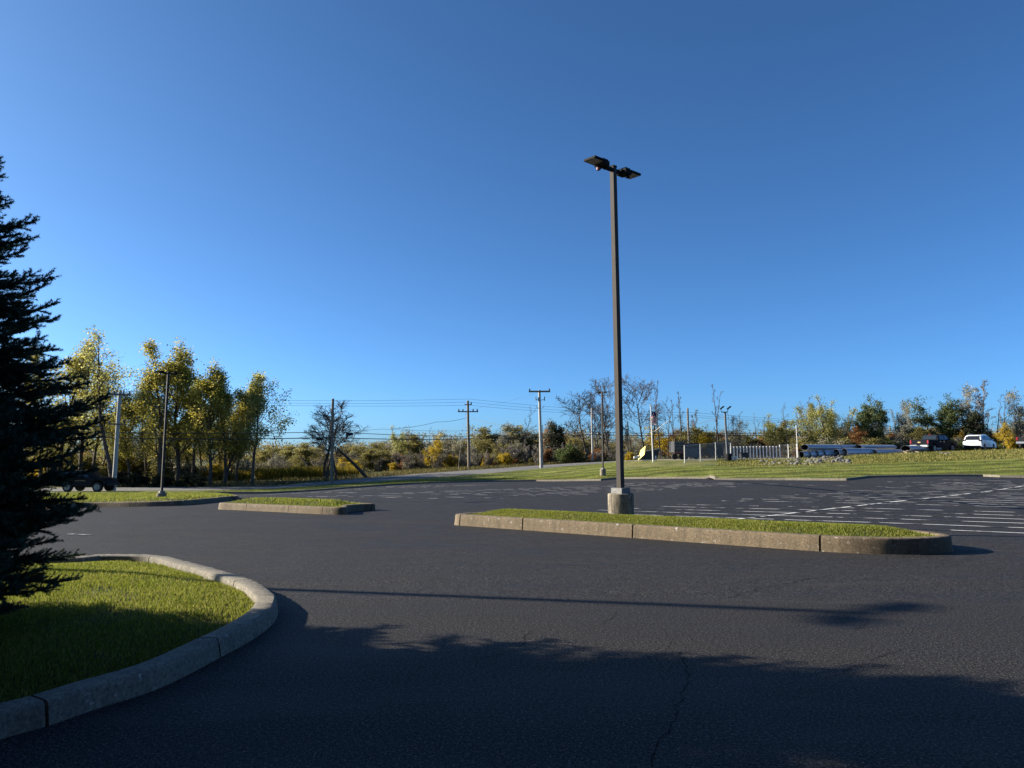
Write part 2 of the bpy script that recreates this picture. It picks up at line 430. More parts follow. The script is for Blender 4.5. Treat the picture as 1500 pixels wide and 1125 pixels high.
strip('lawn', LE, POLY[1], 'lawn_grass', 8)
strip('verge', POLY[1], POLY[2], 'lawn_grass', 8, 0, isp + 1)
strip('rough_bank', POLY[1], POLY[2], 'rough_grass', 10, isp)
strip('street', POLY[2], POLY[3], 'street_asphalt', 5, 0, isp + 1)
strip('gravel_yard', POLY[2], POLY[3], 'gravel', 5, isp)
strip('meadow', POLY[3], POLY[4], 'dry_meadow', 5)
strip('woodland_floor', POLY[4], POLY[5], 'meadow_floor', 12)
g = MB(); n = 64
g.v = [(2500 * math.cos(2 * PI * k / n), 2500 * math.sin(2 * PI * k / n), -5.0) for k in range(n)]; g.f = [list(range(n))]; g.mi = [0]
g.build('ground', 'meadow_floor')['kind'] = 'structure'
BVH = BVHTree.FromPolygons(BV, BF)
def gz(x, y):
    h = BVH.ray_cast(Vector((x, y, 60)), Vector((0, 0, -1)))
    if h[0] is None: h = BVH.ray_cast(Vector((x, y - 0.06, 60)), Vector((0, 0, -1)))
    return h[0].z if h[0] is not None else -5.0
def hit(px, py, lift=0.0):
    """ground (raised by lift) seen at a point of the view"""
    h = BVH.ray_cast(Vector((0, 0, CAMZ - lift)), ray(px, py).normalized())
    while h[0] is None or h[0].y > 93:
        py += 0.5; h = BVH.ray_cast(Vector((0, 0, CAMZ - lift)), ray(px, py).normalized())
    p = h[0].copy(); p.z += lift; return p
def ground_at(px, d):
    x = (px - 750) / F * d / (cp - sp * (562.5 - 680) / F)
    return Vector((x, d, gz(x, d)))

# ------------------------------------------------------------------ kerbs and islands
def catmull(P, closed, step):
    P = [Vector((p[0], p[1])) for p in P]; n = len(P); out = []
    for i in range(n if closed else n - 1):
        g = (lambda k: P[k % n]) if closed else (lambda k: P[max(0, min(n - 1, k))])
        p0, p1, p2, p3 = g(i - 1), g(i), g(i + 1), g(i + 2)
        m = max(1, int((p2 - p1).length / step))
        for j in range(m):
            t = j / m
            a = 0.5 * ((2 * p1) + (p2 - p0) * t + (2 * p0 - 5 * p1 + 4 * p2 - p3) * t * t + (3 * p1 - p0 - 3 * p2 + p3) * t ** 3)
            out.append(a)
    if not closed: out.append(P[-1])
    return out
def offset_path(P, closed, d):
    """shift to the left of travel by d"""
    n = len(P); out = []
    for i in range(n):
        a = P[(i - 1) % n] if closed or i > 0 else P[i]; b = P[(i + 1) % n] if closed or i < n - 1 else P[i]
        t = (b - a).normalized(); out.append(P[i] + Vector((-t.y, t.x)) * d)
    return out
def kerb_mb(P, closed, w, h, joints, seed=0, gap=0.014):
    """P counter-clockwise (grass on its left); joints: arc lengths where the concrete is cut"""
    rg = random.Random(seed)
    prof = [(-0.025, -0.05), (-0.004, h * 0.55), (0.0, h - 0.035), (0.008, h - 0.012), (0.028, h), (w - 0.03, h), (w - 0.008, h - 0.01), (w, h - 0.04), (w, -0.05)]
    offs = [offset_path(P, closed, o) for o, _ in prof]
    n = len(P); s = [0.0]
    for i in range(1, n + (1 if closed else 0)): s.append(s[-1] + (P[i % n] - P[i - 1]).length)
    mb = MB()
    idx = list(range(n)) + ([0] if closed else [])
    wob = [rg.uniform(-0.004, 0.004) for _ in range(n)]; chip = [0.0] * n
    for _ in range(int(n * 0.16)):
        i = rg.randrange(n); chip[i] = rg.uniform(0.006, 0.022)
    rings = []
    for q, i in enumerate(idx):
        z0 = gz(P[i].x, P[i].y)
        rings.append([Vector((offs[k][i].x, offs[k][i].y, z0 + hh + (wob[i] + rg.uniform(-0.004, 0.002) - chip[i] * (1.0 if k == 3 else 0.45 if k != 4 else 0.15) if k in (2, 3, 4) else 0))) for k, (_, hh) in enumerate(prof)])
    cuts = sorted(j for j in joints if 0.05 < j < s[-1] - 0.05)
    def ring_at(a):
        k = max(0, min(len(s) - 2, int(np.searchsorted(s, a)) - 1)); t = (a - s[k]) / max(1e-6, s[k + 1] - s[k])
        return [p.lerp(q, t) for p, q in zip(rings[k], rings[k + 1])]
    b = [0.0] + cuts + [s[-1]]
    for a, e in zip(b[:-1], b[1:]):
        a2 = a + (gap / 2 if a > 0 else 0); e2 = e - (gap / 2 if e < s[-1] else 0)
        rr = [ring_at(a2)] + [rings[k] for k in range(len(s)) if a2 + 0.02 < s[k] < e2 - 0.02] + [ring_at(e2)]
        mb.loft(rr)
    return mb, s[-1]
def in_poly(px, py, P):
    inside = np.zeros(px.shape, bool); n = len(P)
    for i in range(n):
        x1, y1 = P[i]; x2, y2 = P[(i + 1) % n]
        c = ((y1 > py) != (y2 > py)) & (px < (x2 - x1) * (py - y1) / (y2 - y1 + 1e-12) + x1); inside ^= c
    return inside
def edge_dist(px, py, P):
    d = np.full(px.shape, 1e9); n = len(P)
    for i in range(n):
        ax, ay = P[i]; bx, by = P[(i + 1) % n]; vx, vy = bx - ax, by - ay; ll = vx * vx + vy * vy + 1e-12
        t = np.clip(((px - ax) * vx + (py - ay) * vy) / ll, 0, 1)
        d = np.minimum(d, np.hypot(px - ax - vx * t, py - ay - vy * t))
    return d
def blades_np(x, y, z, hgt, wid, lean=0.5):
    n = len(x); a = rng.uniform(0, 2 * PI, n); la = rng.uniform(0, 2 * PI, n)
    hh = hgt * rng.uniform(0.45, 1.25, n); ww = wid * rng.uniform(0.7, 1.3, n); ln = hh * rng.uniform(0.1, lean, n) * 1.4
    v = np.zeros((n, 5, 3), np.float32)
    dx, dy = np.cos(a) * ww / 2, np.sin(a) * ww / 2
    v[:, 0] = np.stack([x - dx, y - dy, z - 0.01], 1); v[:, 1] = np.stack([x + dx, y + dy, z - 0.01], 1)
    mx, my = x + np.cos(la) * ln * 0.35, y + np.sin(la) * ln * 0.35
    v[:, 2] = np.stack([mx + dx * 0.8, my + dy * 0.8, z + hh * 0.6], 1); v[:, 3] = np.stack([mx - dx * 0.8, my - dy * 0.8, z + hh * 0.6], 1)
    v[:, 4] = np.stack([x + np.cos(la) * ln, y + np.sin(la) * ln, z + hh], 1)
    o = np.arange(n)[:, None] * 5
    return v.reshape(-1, 3), [o + np.array([[0, 1, 2, 3]]), o + np.array([[3, 2, 4]])]
def p2(p): return (p.x, p.y)
def island(label, P, w, h, joints, level, crown, dens, bh, bw, seed, view_only=None, group=None, kmat='kerb_concrete', step=0.07, jgap=0.02):
    P = catmull(P, True, step)
    root = empty('traffic_island', (0, 0, 0), label, 'island', group)
    arc = [0.0]
    for i in range(1, len(P)): arc.append(arc[-1] + (P[i] - P[i - 1]).length)
    js = []
    for c in joints:
        q = Vector(p2(hit(*c))); js.append(arc[min(range(len(P)), key=lambda i: (P[i] - q).length)])
    far = max(js) + 3.0
    while far < arc[-1] - 0.5: js.append(far); far += 3.05
    mb, tot = kerb_mb(P, True, w, h, js, seed, jgap)
    mb.build('kerb', kmat, root, smooth=True)
    inner = offset_path(P, True, w - 0.012)
    ip = [(p.x, p.y) for p in inner]
    bx = np.array(ip); lo, hi = bx.min(0), bx.max(0)
    def surf(x, y):
        d = edge_dist(x, y, ip); base = np.array([gz(a, b) for a, b in zip(x, y)])
        t = np.clip(d / 0.8, 0, 1); return base + level + crown * (t * t * (3 - 2 * t))
    gs = 0.22 if dens > 800 else 0.5
    X, Y = np.meshgrid(np.arange(lo[0], hi[0], gs), np.arange(lo[1], hi[1], gs)); X = X.ravel(); Y = Y.ravel()
    ok = in_poly(X, Y, ip); X, Y = X[ok], Y[ok]; ok = edge_dist(X, Y, ip) > gs * 0.4; X, Y = X[ok], Y[ok]
    nb = len(ip); pts = [Vector(p) for p in ip] + [Vector((a, b)) for a, b in zip(X, Y)]
    vs, _, fs, _, _, _ = delaunay_2d_cdt(pts, [(i, (i + 1) % nb) for i in range(nb)], [], 1, 1e-5)
    VX = np.array([q.x for q in vs]); VY = np.array([q.y for q in vs]); VZ = surf(VX, VY)
    turf = MB(); turf.add([(a, b, c) for a, b, c in zip(VX, VY, VZ)], [list(q) for q in fs])
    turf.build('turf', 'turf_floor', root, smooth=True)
    area = (hi[0] - lo[0]) * (hi[1] - lo[1]); n = int(area * dens)
    x = rng.uniform(lo[0], hi[0], n); y = rng.uniform(lo[1], hi[1], n); ok = in_poly(x, y, ip)
    if view_only is not None: ok &= view_only(x, y)
    x, y = x[ok], y[ok]
    # grass thins out in small patches
    cl = np.sin(x * 3.1 + np.sin(y * 2.3) * 1.7) * np.sin(y * 2.7 + np.sin(x * 1.9) * 1.3)
    ok = rng.uniform(0, 1, len(x)) < 0.78 + 0.5 * cl; x, y = x[ok], y[ok]
    if len(x) > 9000:  # height looked up on a coarse raster
        gx = np.linspace(lo[0], hi[0], 60); gy = np.linspace(lo[1], hi[1], 60)
        GX, GY = np.meshgrid(gx, gy); GZ = surf(GX.ravel(), GY.ravel()).reshape(60, 60)
        fx = np.clip((x - gx[0]) / (gx[1] - gx[0]), 0, 58.999); fy = np.clip((y - gy[0]) / (gy[1] - gy[0]), 0, 58.999)
        i, j = fx.astype(int), fy.astype(int); a, b = fx - i, fy - j
        z = GZ[j, i] * (1 - a) * (1 - b) + GZ[j, i + 1] * a * (1 - b) + GZ[j + 1, i] * (1 - a) * b + GZ[j + 1, i + 1] * a * b
    else: z = surf(x, y)
    v, ff = blades_np(x, y, z, bh, bw)
    b = np_mesh('grass', v, ff, 'blades', root); b['kind'] = 'stuff'
    return root, surf
def p2(p): return (p.x, p.y)

# main island under the lamp: front edge read off, width 2 m
A = hit(664, 769); B = hit(1215, 809)
ux = Vector((B.x - A.x, B.y - A.y)).normalized(); vx = Vector((-ux.y, ux.x))
A2 = Vector(p2(A)); B2 = Vector(p2(B))
WD = 2.05
E1 = hit(1409, 801)
le = (Vector(p2(E1)) - A2).dot(ux)
def uv(u, v): return A2 + ux * u + vx * v
main_P = [uv(0.08, 0.02), uv(0.9, 0), uv(2.5, 0), uv(4.5, 0), uv(6.5, 0.0), uv(le - 2.0, 0.02), uv(le - 1.2, 0.12), uv(le - 0.55, 0.45), uv(le - 0.1, 1.0),
          uv(le - 0.02, 1.5), uv(le - 0.35, 2.0), uv(le - 1.1, WD + 0.25), uv(le - 2.4, WD + 0.2), uv(4.5, WD), uv(2.5, WD), uv(0.9, WD - 0.05), uv(0.15, WD - 0.3), uv(-0.06, 1.1), uv(-0.08, 0.35)]
main_island, main_surf = island('long grassy kerbed island in the middle of the lot, carrying the tall lamp', main_P, 0.19, 0.26,
       [(671, 770), (762, 777), (928, 788), (1201, 808)], 0.215, 0.14, 6000, 0.032, 0.008, 3, jgap=0.035)
# small island by the drive, mid-left
A = hit(316, 746); A_ = Vector(p2(A)); B = hit(470, 753.5); B_ = Vector(p2(B)); Cc = hit(544, 751)
u2 = (B_ - A_).normalized(); v2 = Vector((-u2.y, u2.x)); l2 = (B_ - A_).length; l3 = (Vector(p2(Cc)) - A_).dot(u2)
q = lambda u, v: A_ + u2 * u + v2 * v
island('small grassy kerbed island mid-left, standing alone before the street', [q(0.1, 0.05), q(1.2, 0), q(l2 * 0.6, 0), q(l2, 0.05), q(l2 + 0.7, 0.35), q(l3 - 0.75, 1.1), q(l3 - 0.95, 1.8), q(l2 - 0.3, 2.35), q(l2 * 0.5, 2.45), q(0.9, 2.4), q(-0.1, 1.9), q(-0.25, 0.8)], 0.19, 0.22,
       [(360, 748), (420, 751), (478, 753)], 0.18, 0.14, 900, 0.06, 0.014, 4)
# grass strip round the far-left lamp
sp_px = [(60, 745), (130, 743.5), (190, 742.5), (240, 741.5), (268, 740.5), (300, 737.5), (335, 733.5), (348, 731.5)]
P = [Vector(p2(hit(*c))) for c in sp_px]
back = [hit(318, 727.5), hit(240, 727.5), hit(150, 728.5), hit(60, 730)]
P += [Vector(p2(b)) for b in back]
island('grass strip with a low kerb at far left, round a lamp on a grey block', P, 0.2, 0.2, [(190, 742.5), (268, 740.5)], 0.17, 0.10, 300, 0.07, 0.02, 5, step=0.3)
# near-left island, the spruce stands on it
near_px = [(-330, 1200), (-150, 1140), (-60, 1107), (0, 1082), (67, 1063), (133, 1040), (233, 1007), (320, 963), (367, 937), (397, 914), (405, 895)]
P = [Vector(p2(hit(*c))) for c in near_px]
top_px = [(399, 866), (383, 854), (360, 845), (317, 832), (277, 822), (247, 814.5), (213, 811.5), (150, 811.5), (83, 815)]
P += [Vector(p2(hit(px, py, 0.145))) for px, py in top_px]
pl = P[-1]; pf = P[0]
P += [pl + Vector((-2.5, 0.15)), pl + Vector((-6, 0.0)), Vector((-15, 6.5)), Vector((-15, 1.0)), Vector((-9, 0.6)), pf + Vector((-2.5, -0.9))]
near_island, near_surf = island('large near-left lawn island edged with pale kerb, shaded by the spruce', P, 0.20, 0.145,
       [(60, 1065), (319, 963.5)], 0.05, 0.07, 5600, 0.034, 0.006, 6, kmat='near_kerb_concrete', view_only=lambda x, y: x > -0.80 * y - 1.2)

# kerbs along the far edge of the lot
def edge_kerb(i0, i1, label, h=KERB_H):
    pts = [(p.x, p.y) for p in POLY[0][i0:i1 + 1]]
    P = catmull([Vector(p) for p in pts], False, 0.6)
    mb, tot = kerb_mb(P, False, 0.17, h, list(np.arange(3, 60, 3.0)), i0)
    o = mb.build('kerb', 'pale_concrete'); o['kind'] = 'structure'; return o
ix = [COLPX.index(c) for c in (150, 845, 905, 1040, 1047, 1240, 1275, 1440, 1465, 2400)]
for a, b in zip(ix[:-1], ix[1:]): edge_kerb(a, b, '')

# ------------------------------------------------------------------ painted lines and cracks
def ribbon(mb, pts, w, lift):
    P = [Vector((p[0], p[1])) for p in pts]; rr = []
    for i, p in enumerate(P):
        t = (P[min(i + 1, len(P) - 1)] - P[max(0, i - 1)]).normalized(); nn = Vector((-t.y, t.x))
        ww = w[i] if isinstance(w, list) else w
        rr.append([(q.x, q.y, gz(q.x, q.y) + lift) for q in (p + nn * ww / 2, p - nn * ww / 2)])
    o = len(mb.v)
    for a, b in rr: mb.v += [a, b]
    for i in range(len(rr) - 1): mb.f.append([o + 2 * i, o + 2 * i + 1, o + 2 * i + 3, o + 2 * i + 2]); mb.mi.append(0)
def seg(mb, a, b, w, lift=0.012):
    a = Vector(a[:2]); b = Vector(b[:2]); n = max(2, int((b - a).length / 0.7))
    ribbon(mb, [a.lerp(b, i / n) for i in range(n + 1)], w, lift)
def clear(p, m=0.25):
    return p.y < float(np.interp(p.x, EX, EY)) - m
mk = MB()
D0 = hit(1060, 763); D1 = hit(1500, 712)
dv = Vector((D1.x - D0.x, D1.y - D0.y)).normalized()
F0 = hit(940, 752.5); F1 = hit(1500, 771)
fv = Vector((F1.x - F0.x, F1.y - F0.y)).normalized()
seg(mk, D0 - Vector((dv.x, dv.y, 0)) * 0.5, D0 + Vector((dv.x, dv.y, 0)) * 40, 0.11)
D02 = Vector(p2(D0))
r_ = random.Random(5)
def row(o2, n, sp, half_l, half_r, skip=0.0, w=0.092):
    for k in range(n):
        c = o2 + dv * (k * sp)
        if r_.random() < skip: continue
        for s, ln in ((-1, half_l), (1, half_r)):
            a = c + fv * (0.05 * s); b = c + fv * (ln * s)
            if clear(b, 1.0) and clear(a, 1.0): seg(mk, a, b, w)
row(D02 - dv * 0.4, 24, 1.45, 5.4, 6.5, 0.05)
for j, (sh, st, nn) in enumerate(((-19.5, 7, 18), (-38, 12, 12), (19.5, -2, 22))):
    row(D02 + fv * sh + dv * st, nn, 1.45, 5.2, 5.2, 0.06)
for a, b in (((455, 722), (525, 722.2)), ((1180, 711), (1300, 713)), ((100, 783), (135, 784)), ((420, 728.5), (520, 728)), ((1060, 708), (1160, 709.5)), ((1010, 712), (1110, 714)), ((1300, 706), (1420, 708)), ((1380, 703), (1480, 705))):
    seg(mk, hit(*a), hit(*b), 0.12)
mk.build('painted_parking_lines', 'paint')['kind'] = 'structure'
ck = MB()
def crack(pxs, w, seed):
    rr = random.Random(seed); P = [Vector(p2(hit(*c))) for c in pxs]; out = []
    for a, b in zip(P[:-1], P[1:]):
        n = max(2, int((b - a).length / 0.05)); nn = (b - a).orthogonal().normalized(); dr = 0
        for i in range(n):
            dr = 0.8 * dr + rr.uniform(-1, 1) * 0.018; out.append(a.lerp(b, i / n) + nn * dr)
    out.append(P[-1]); ribbon(ck, out, [max(0.002, w * rr.uniform(0.2, 1.15)) for _ in out], 0.004)
crack([(953, 1124), (962, 1092), (985, 1060), (1000, 1018), (1004, 985), (996, 955)], 0.009, 1)
crack([(700, 968), (760, 952), (778, 924)], 0.007, 2)
crack([(880, 915), (905, 896)], 0.007, 3)
crack([(1060, 877), (1110, 862), (1165, 853), (1212, 844)], 0.011, 4)
crack([(1235, 985), (1275, 972), (1292, 960), (1318, 951)], 0.008, 5)
crack([(1255, 925), (1272, 911)], 0.007, 6)
crack([(1310, 818), (1340, 812)], 0.012, 7)
crack([(970, 920), (985, 938), (980, 950)], 0.006, 8)
ck.build('asphalt_cracks', 'crack_tar')['kind'] = 'structure'
# ------------------------------------------------------------------ lamps
LAMP_H = 7.48     # pole length above its concrete base
def make_lamp():
    root = empty('parking_lot_lamp', (0, 0, 0), 'x', 'lamp', 'twin head lamps of the parking lot')
    b = MB(); prof = [(0.285, -0.12), (0.287, 0.2), (0.285, 0.485), (0.278, 0.505), (0.262, 0.515)]
    b.lathe(prof, n=36); b.build('concrete_base', 'base_concrete', root, smooth=True)
    c = MB(); c.box((0, 0, 0.575), (0.30, 0.30, 0.12)); c.box((-0.02, -0.151, 0.575), (0.008, 0.004, 0.12)); cv = c.build('base_cover', 'cover_metal', root, bevel=0.006)
    p = MB(); w0, w1 = 0.066, 0.060
    p.loft([[(sx * w, sy * w, z) for sx, sy in ((-1, -1), (1, -1), (1, 1), (-1, 1))] for w, z in ((w0, 0.5), (w1, 0.5 + LAMP_H))])
    pole = p.build('pole', 'bronze_paint', root, bevel=0.008)
    h = MB(); h.box((0.0675, 0, 1.0), (0.006, 0.07, 0.16)); h.build('hand_hole_cover', 'bronze_paint', pole)
    zt = 0.5 + LAMP_H
    t = MB(); t.box((0, 0, zt + 0.012), (0.13, 0.13, 0.035)); t.build('pole_cap', 'black_metal', root)
    for s in (-1, 1):
        a = MB(); a.box((s * 0.16, 0, zt - 0.07), (0.20, 0.07, 0.09)); a.box((s * 0.27, 0, zt - 0.05), (0.07, 0.12, 0.12))
        arm = a.build('bracket_arm', 'black_metal', root, bevel=0.008)
        hd = MB(); hd.box((s * 0.40, 0, zt - 0.03), (0.22, 0.28, 0.11)); hd.box((s * 0.65, 0, zt - 0.01), (0.36, 0.34, 0.05))
        for k in range(6): hd.box((s * 0.40, -0.11 + 0.044 * k, zt + 0.045), (0.20, 0.008, 0.04))
        head = hd.build('lamp_head', 'black_metal', root, bevel=0.008)
        l = MB(); l.box((s * 0.66, 0, zt - 0.038), (0.29, 0.28, 0.008)); l.build('lens', 'lens_grey', head)
        k = MB(); k.lathe([(0.045, zt - 0.16), (0.05, zt - 0.12), (0.045, zt - 0.085)], (s * 0.44, -0.07 * s, 0), n=14); k.build('photo_sensor', 'dull_red' if s < 0 else 'black_metal', head)
    return root
lamp = make_lamp()
p = hit(910, 757, 0.30); 
lamp.location = (p.x, p.y, p.z); lamp.rotation_euler = (Matrix.Rotation(-0.010, 3, 'Y') @ Matrix.Rotation(math.atan2(vx.y, vx.x) - R(7), 3, 'Z')).to_euler()
lamp['label'] = 'nearest and tallest-looking lamp pole, standing on the long island in the middle'
l2 = copy_tree(lamp); p = hit(236, 738.5); l2.location = (p.x, p.y, gz(p.x, p.y) + 0.12); l2.rotation_euler = (0, 0.012, R(42)); s_ = 189 / F * p.y / 8.02; l2.scale = (s_, s_, s_)
l2['label'] = 'distant T-shaped lamp pole at far left in front of the poplars'
l3 = copy_tree(lamp); p = ground_at(883, 67.5); l3.location = (p.x, p.y, p.z + 0.1); l3.rotation_euler = (0, 0, R(-48)); l3.scale = (0.94, 0.94, 0.94)
l3['label'] = 'distant T-shaped lamp pole on the far lawn, just left of the nearest lamp'

l4 = copy_tree(lamp); l4.location = (-16.7, 11.85, 0.0); l4.rotation_euler = (0, 0, R(35))
l4['label'] = 'lamp outside the left edge whose thin shadow crosses the asphalt'

# ------------------------------------------------------------------ utility poles
def pole_mb(h, r0, r1, lean=(0, 0)):
    mb = MB(); k = [0, .25, .5, .75, 1]
    mb.tube([(lean[0] * t * h + 0.02 * math.sin(6 * t), lean[1] * t * h, h * t - 0.3 * (1 - t)) for t in k], [r0 + (r1 - r0) * t for t in k], 10); return mb
def insul(mb, c, s=1.0): mb.lathe([(0.05 * s, 0), (0.075 * s, 0.06 * s), (0.045 * s, 0.09 * s), (0.075 * s, 0.15 * s), (0.03 * s, 0.2 * s)], c, n=8)
def upole(px, d, top, mat, label, r=0.17, lean=(0, 0), arms=(), extras=None):
    b = ground_at(px, d); h = at(px, top, d).z - b.z
    root = empty('utility_pole', b, label, 'utility pole', 'utility poles along the street')
    pole_mb(h, r, r * 0.72, lean).build('pole', mat, root, smooth=True)
    for (zo, ln, thick, rot, ins) in arms:
        a = MB(); M = Matrix.Rotation(R(rot), 3, 'Z'); z = h - zo
        a.box((lean[0] * z, lean[1] * z - r, z), (ln, 0.11, thick), M)
        arm = a.build('crossarm', 'pole_wood', root)
        for t in ins:
            i = MB(); q = M @ Vector((t * ln / 2, 0, 0)); insul(i, (q.x + lean[0] * z, q.y + lean[1] * z - r, z + thick / 2), 1.3); i.build('insulator', 'cable_grey', arm)
    if extras: extras(root, h, r, lean)
    return root, b, h
def ex_b(root, h, r, ln):
    for k, (sx, z) in enumerate(((-0.62, h - 1.3), (-0.30, h - 1.35), (0.40, h - 1.3))):
        c = MB(); c.tube([(sx, -0.1, z), (sx * 1.05, -0.12, z + 0.5)], 0.06, 6); c.tube([(0, 0, z + 0.1), (sx, -0.1, z + 0.15)], 0.03, 5); c.build('fuse_cutout', 'cable_grey', root)
    c = MB(); c.tube([(-0.1, -0.1, h - 2.25), (-0.5, -0.1, h - 2.15), (-0.62, -0.1, h - 1.9)], 0.03, 5); c.tube([(0.1, -0.1, h - 2.2), (0.36, -0.1, h - 2.0)], 0.03, 5); c.build('conduit_bracket', 'cable_grey', root)
    c = MB(); c.tube([(0.17, -0.08, 0.1), (0.15, -0.08, h * 0.55)], 0.035, 6); c.build('cable_riser', 'cable_grey', root)
upole(168, 66, 574, 'pale_pole_wood', 'pale grey utility pole behind the parked black vehicle at far left', 0.2, (0.02, 0), ((0.25, 1.9, 0.16, 20, (-0.9, -0.4, 0.4, 0.9)), (2.9, 1.3, 0.14, 20, (-0.9, 0.9))))
def ex_m(root, h, r, ln):
    c = MB(); c.tube([(0, -r, h * 0.44), (0.0, -r - 0.3, h * 0.45)], 0.03, 5); c.build('cable_clamp', 'black_metal', root)
upole(486, 74.5, 584, 'pole_wood', 'brown utility pole with a bare top in front of the leafless tree', 0.18, (-0.002, 0), (), ex_m)
upole(687, 94, 587, 'pole_wood', 'slightly bent utility pole with one wide crossarm across the street', 0.2, (-0.02, 0), ((1.4, 2.6, 0.14, 3, (-0.9, -0.5, 0.5, 0.9)), (0.5, 1.0, 0.1, 25, (0.9,)))
      , None)
upole(793, 89.5, 571.5, 'pale_pole_wood', 'pale utility pole with fuse switches below its crossarm, beside the lawn', 0.21, (-0.022, 0), ((0.18, 2.6, 0.2, -2, (-0.92, 0.92)),), ex_b)
upole(868, 99, 598, 'pale_pole_wood', 'thin grey utility pole among bare trees, left of the far lamp', 0.14, (-0.006, 0), ())
upole(1010, 100, 598, 'pole_wood', 'dark utility pole without crossarm among dead snags right of the flag', 0.17, (-0.012, 0), ())
upole(1306, 112, 625, 'pole_wood', 'short distant utility pole above the stacked pipes', 0.15, (0, 0), ((0.6, 1.8, 0.12, 0, (-0.9, 0.9)),))

# flood light pole
b = ground_at(1066, 74)
fl = empty('flood_light_pole', b, 'wooden pole with two tilted flood lights behind the wire fence', 'lamp')
h = at(1064, 604, 74).z - b.z
pole_mb(h, 0.13, 0.1, (-0.025, 0)).build('pole', 'cable_grey', fl, smooth=True)
c = MB(); c.tube([(-0.35 - 0.025 * h, 0, h + 0.02), (0.25 - 0.025 * h, 0, h + 0.02)], 0.05, 6); c.tube([(-0.35 - .025 * h, 0, h), (-0.42 - .025 * h, 0, h + 0.35)], 0.03, 5); c.tube([(0.2 - .025 * h, 0, h), (0.32 - .025 * h, 0, h + 0.35)], 0.03, 5); c.build('bracket', 'black_metal', fl)
for sx in (-0.3, 0.4):
    c = MB(); c.box((sx - 0.025 * h, 0, h + 0.46), (0.46, 0.3, 0.12), Matrix.Rotation(R(-38), 3, 'Y')); c.build('flood_light', 'black_metal', fl, bevel=0.01)

# ------------------------------------------------------------------ wires
WG = 'overhead wires along the street'
def wire(pts, rad, mat, label, sag=0.25):
    """pts: (column, row, metres ahead)"""
    P = [at(*q) for q in pts]; out = []
    for a, c in zip(P[:-1], P[1:]):
        for i in range(8):
            t = i / 8; q = a.lerp(c, t); q.z -= 4 * sag * t * (1 - t); out.append(q)
    out.append(P[-1])
    mb = MB(); mb.tube(out, rad, 5); o = mb.build('overhead_wire', mat)
    tag(o, label, 'wire', WG)
wire([(-420, 622, 58), (168, 641.5, 66), (486, 641, 74.4), (687, 643, 93.8), (868, 636.5, 98.8), (1010, 637, 99.8), (1240, 637, 105), (1640, 632, 105)], 0.042, 'cable_black', 'lowest and thickest black cable crossing the whole scene', 0.12)
wire([(-420, 612, 58), (168, 633.5, 66), (486, 632.5, 74.2), (687, 639, 93.6), (868, 632.5, 98.6), (1010, 634, 99.6), (1240, 633, 105), (1640, 628, 105)], 0.032, 'cable_black', 'second lowest black cable, just above the thickest one', 0.12)
wire([(486, 629, 74.3), (560, 628.5, 80), (687, 631, 93.7), (790, 629, 96)], 0.014, 'cable_grey', 'thin grey wire a little above the two black cables', 0.1)
for k, (y0, y1, y2) in enumerate(((585.5, 584.5, 600), (589.5, 589, 604), (593, 593.5, 607))):
    wire([(-420, y0 + 4, 62), (420, y0 + 1, 85), (687, y1, 93.8), (868, y2, 99), (1010, y2 + 4, 100), (1306, 624 + k, 111)], 0.014, 'cable_grey', ('topmost thin wire of the upper three', 'middle thin wire of the upper three', 'lowest thin wire of the upper three')[k], 0.1)
wire([(575, 628, 84), (640, 618, 90), (683, 612, 93.7)], 0.02, 'cable_grey', 'thin wire rising from the left to the bent pole', 0.15)
wire([(690, 612, 93.7), (735, 622, 90), (791, 638, 89.5)], 0.02, 'cable_grey', 'thin wire falling from the bent pole to the pale pole', 0.15)
wire([(683, 601, 93.8), (676, 640, 92), (671, 690, 91)], 0.012, 'cable_grey', 'thin slanting guy wire left of the bent pole', 0.0)
wire([(1012, 622, 99.8), (1035, 617, 96), (1062, 609, 74)], 0.02, 'cable_grey', 'thin wire rising to the flood light pole', 0.1)
wire([(687, 600, 93.8), (793, 573, 89.5)], 0.006, 'cable_grey', 'faint wire rising to the crossarm of the pale pole', 0.2)
wire([(958.5, 632, 78), (979, 616.5, 78)], 0.035, 'white_post', 'short bright white cable slanting up right of the flagpole', 0.0)
# cable splice cases hanging on the thick cable
for px, py, d, lab in ((512, 636, 76, 'black cable splice case hanging right of the bare brown pole'), (468, 642.8, 74, 'black cable splice case hanging left of the bare brown pole')):
    q = at(px, py, d); s = MB(); s.lathe([(0.05, -0.38), (0.15, -0.3), (0.16, 0), (0.15, 0.3), (0.05, 0.38)], tuple(q), axis='X', n=10)
    tag(s.build('cable_splice_case', 'cable_black', smooth=True), lab, 'splice case', 'cable splice cases')

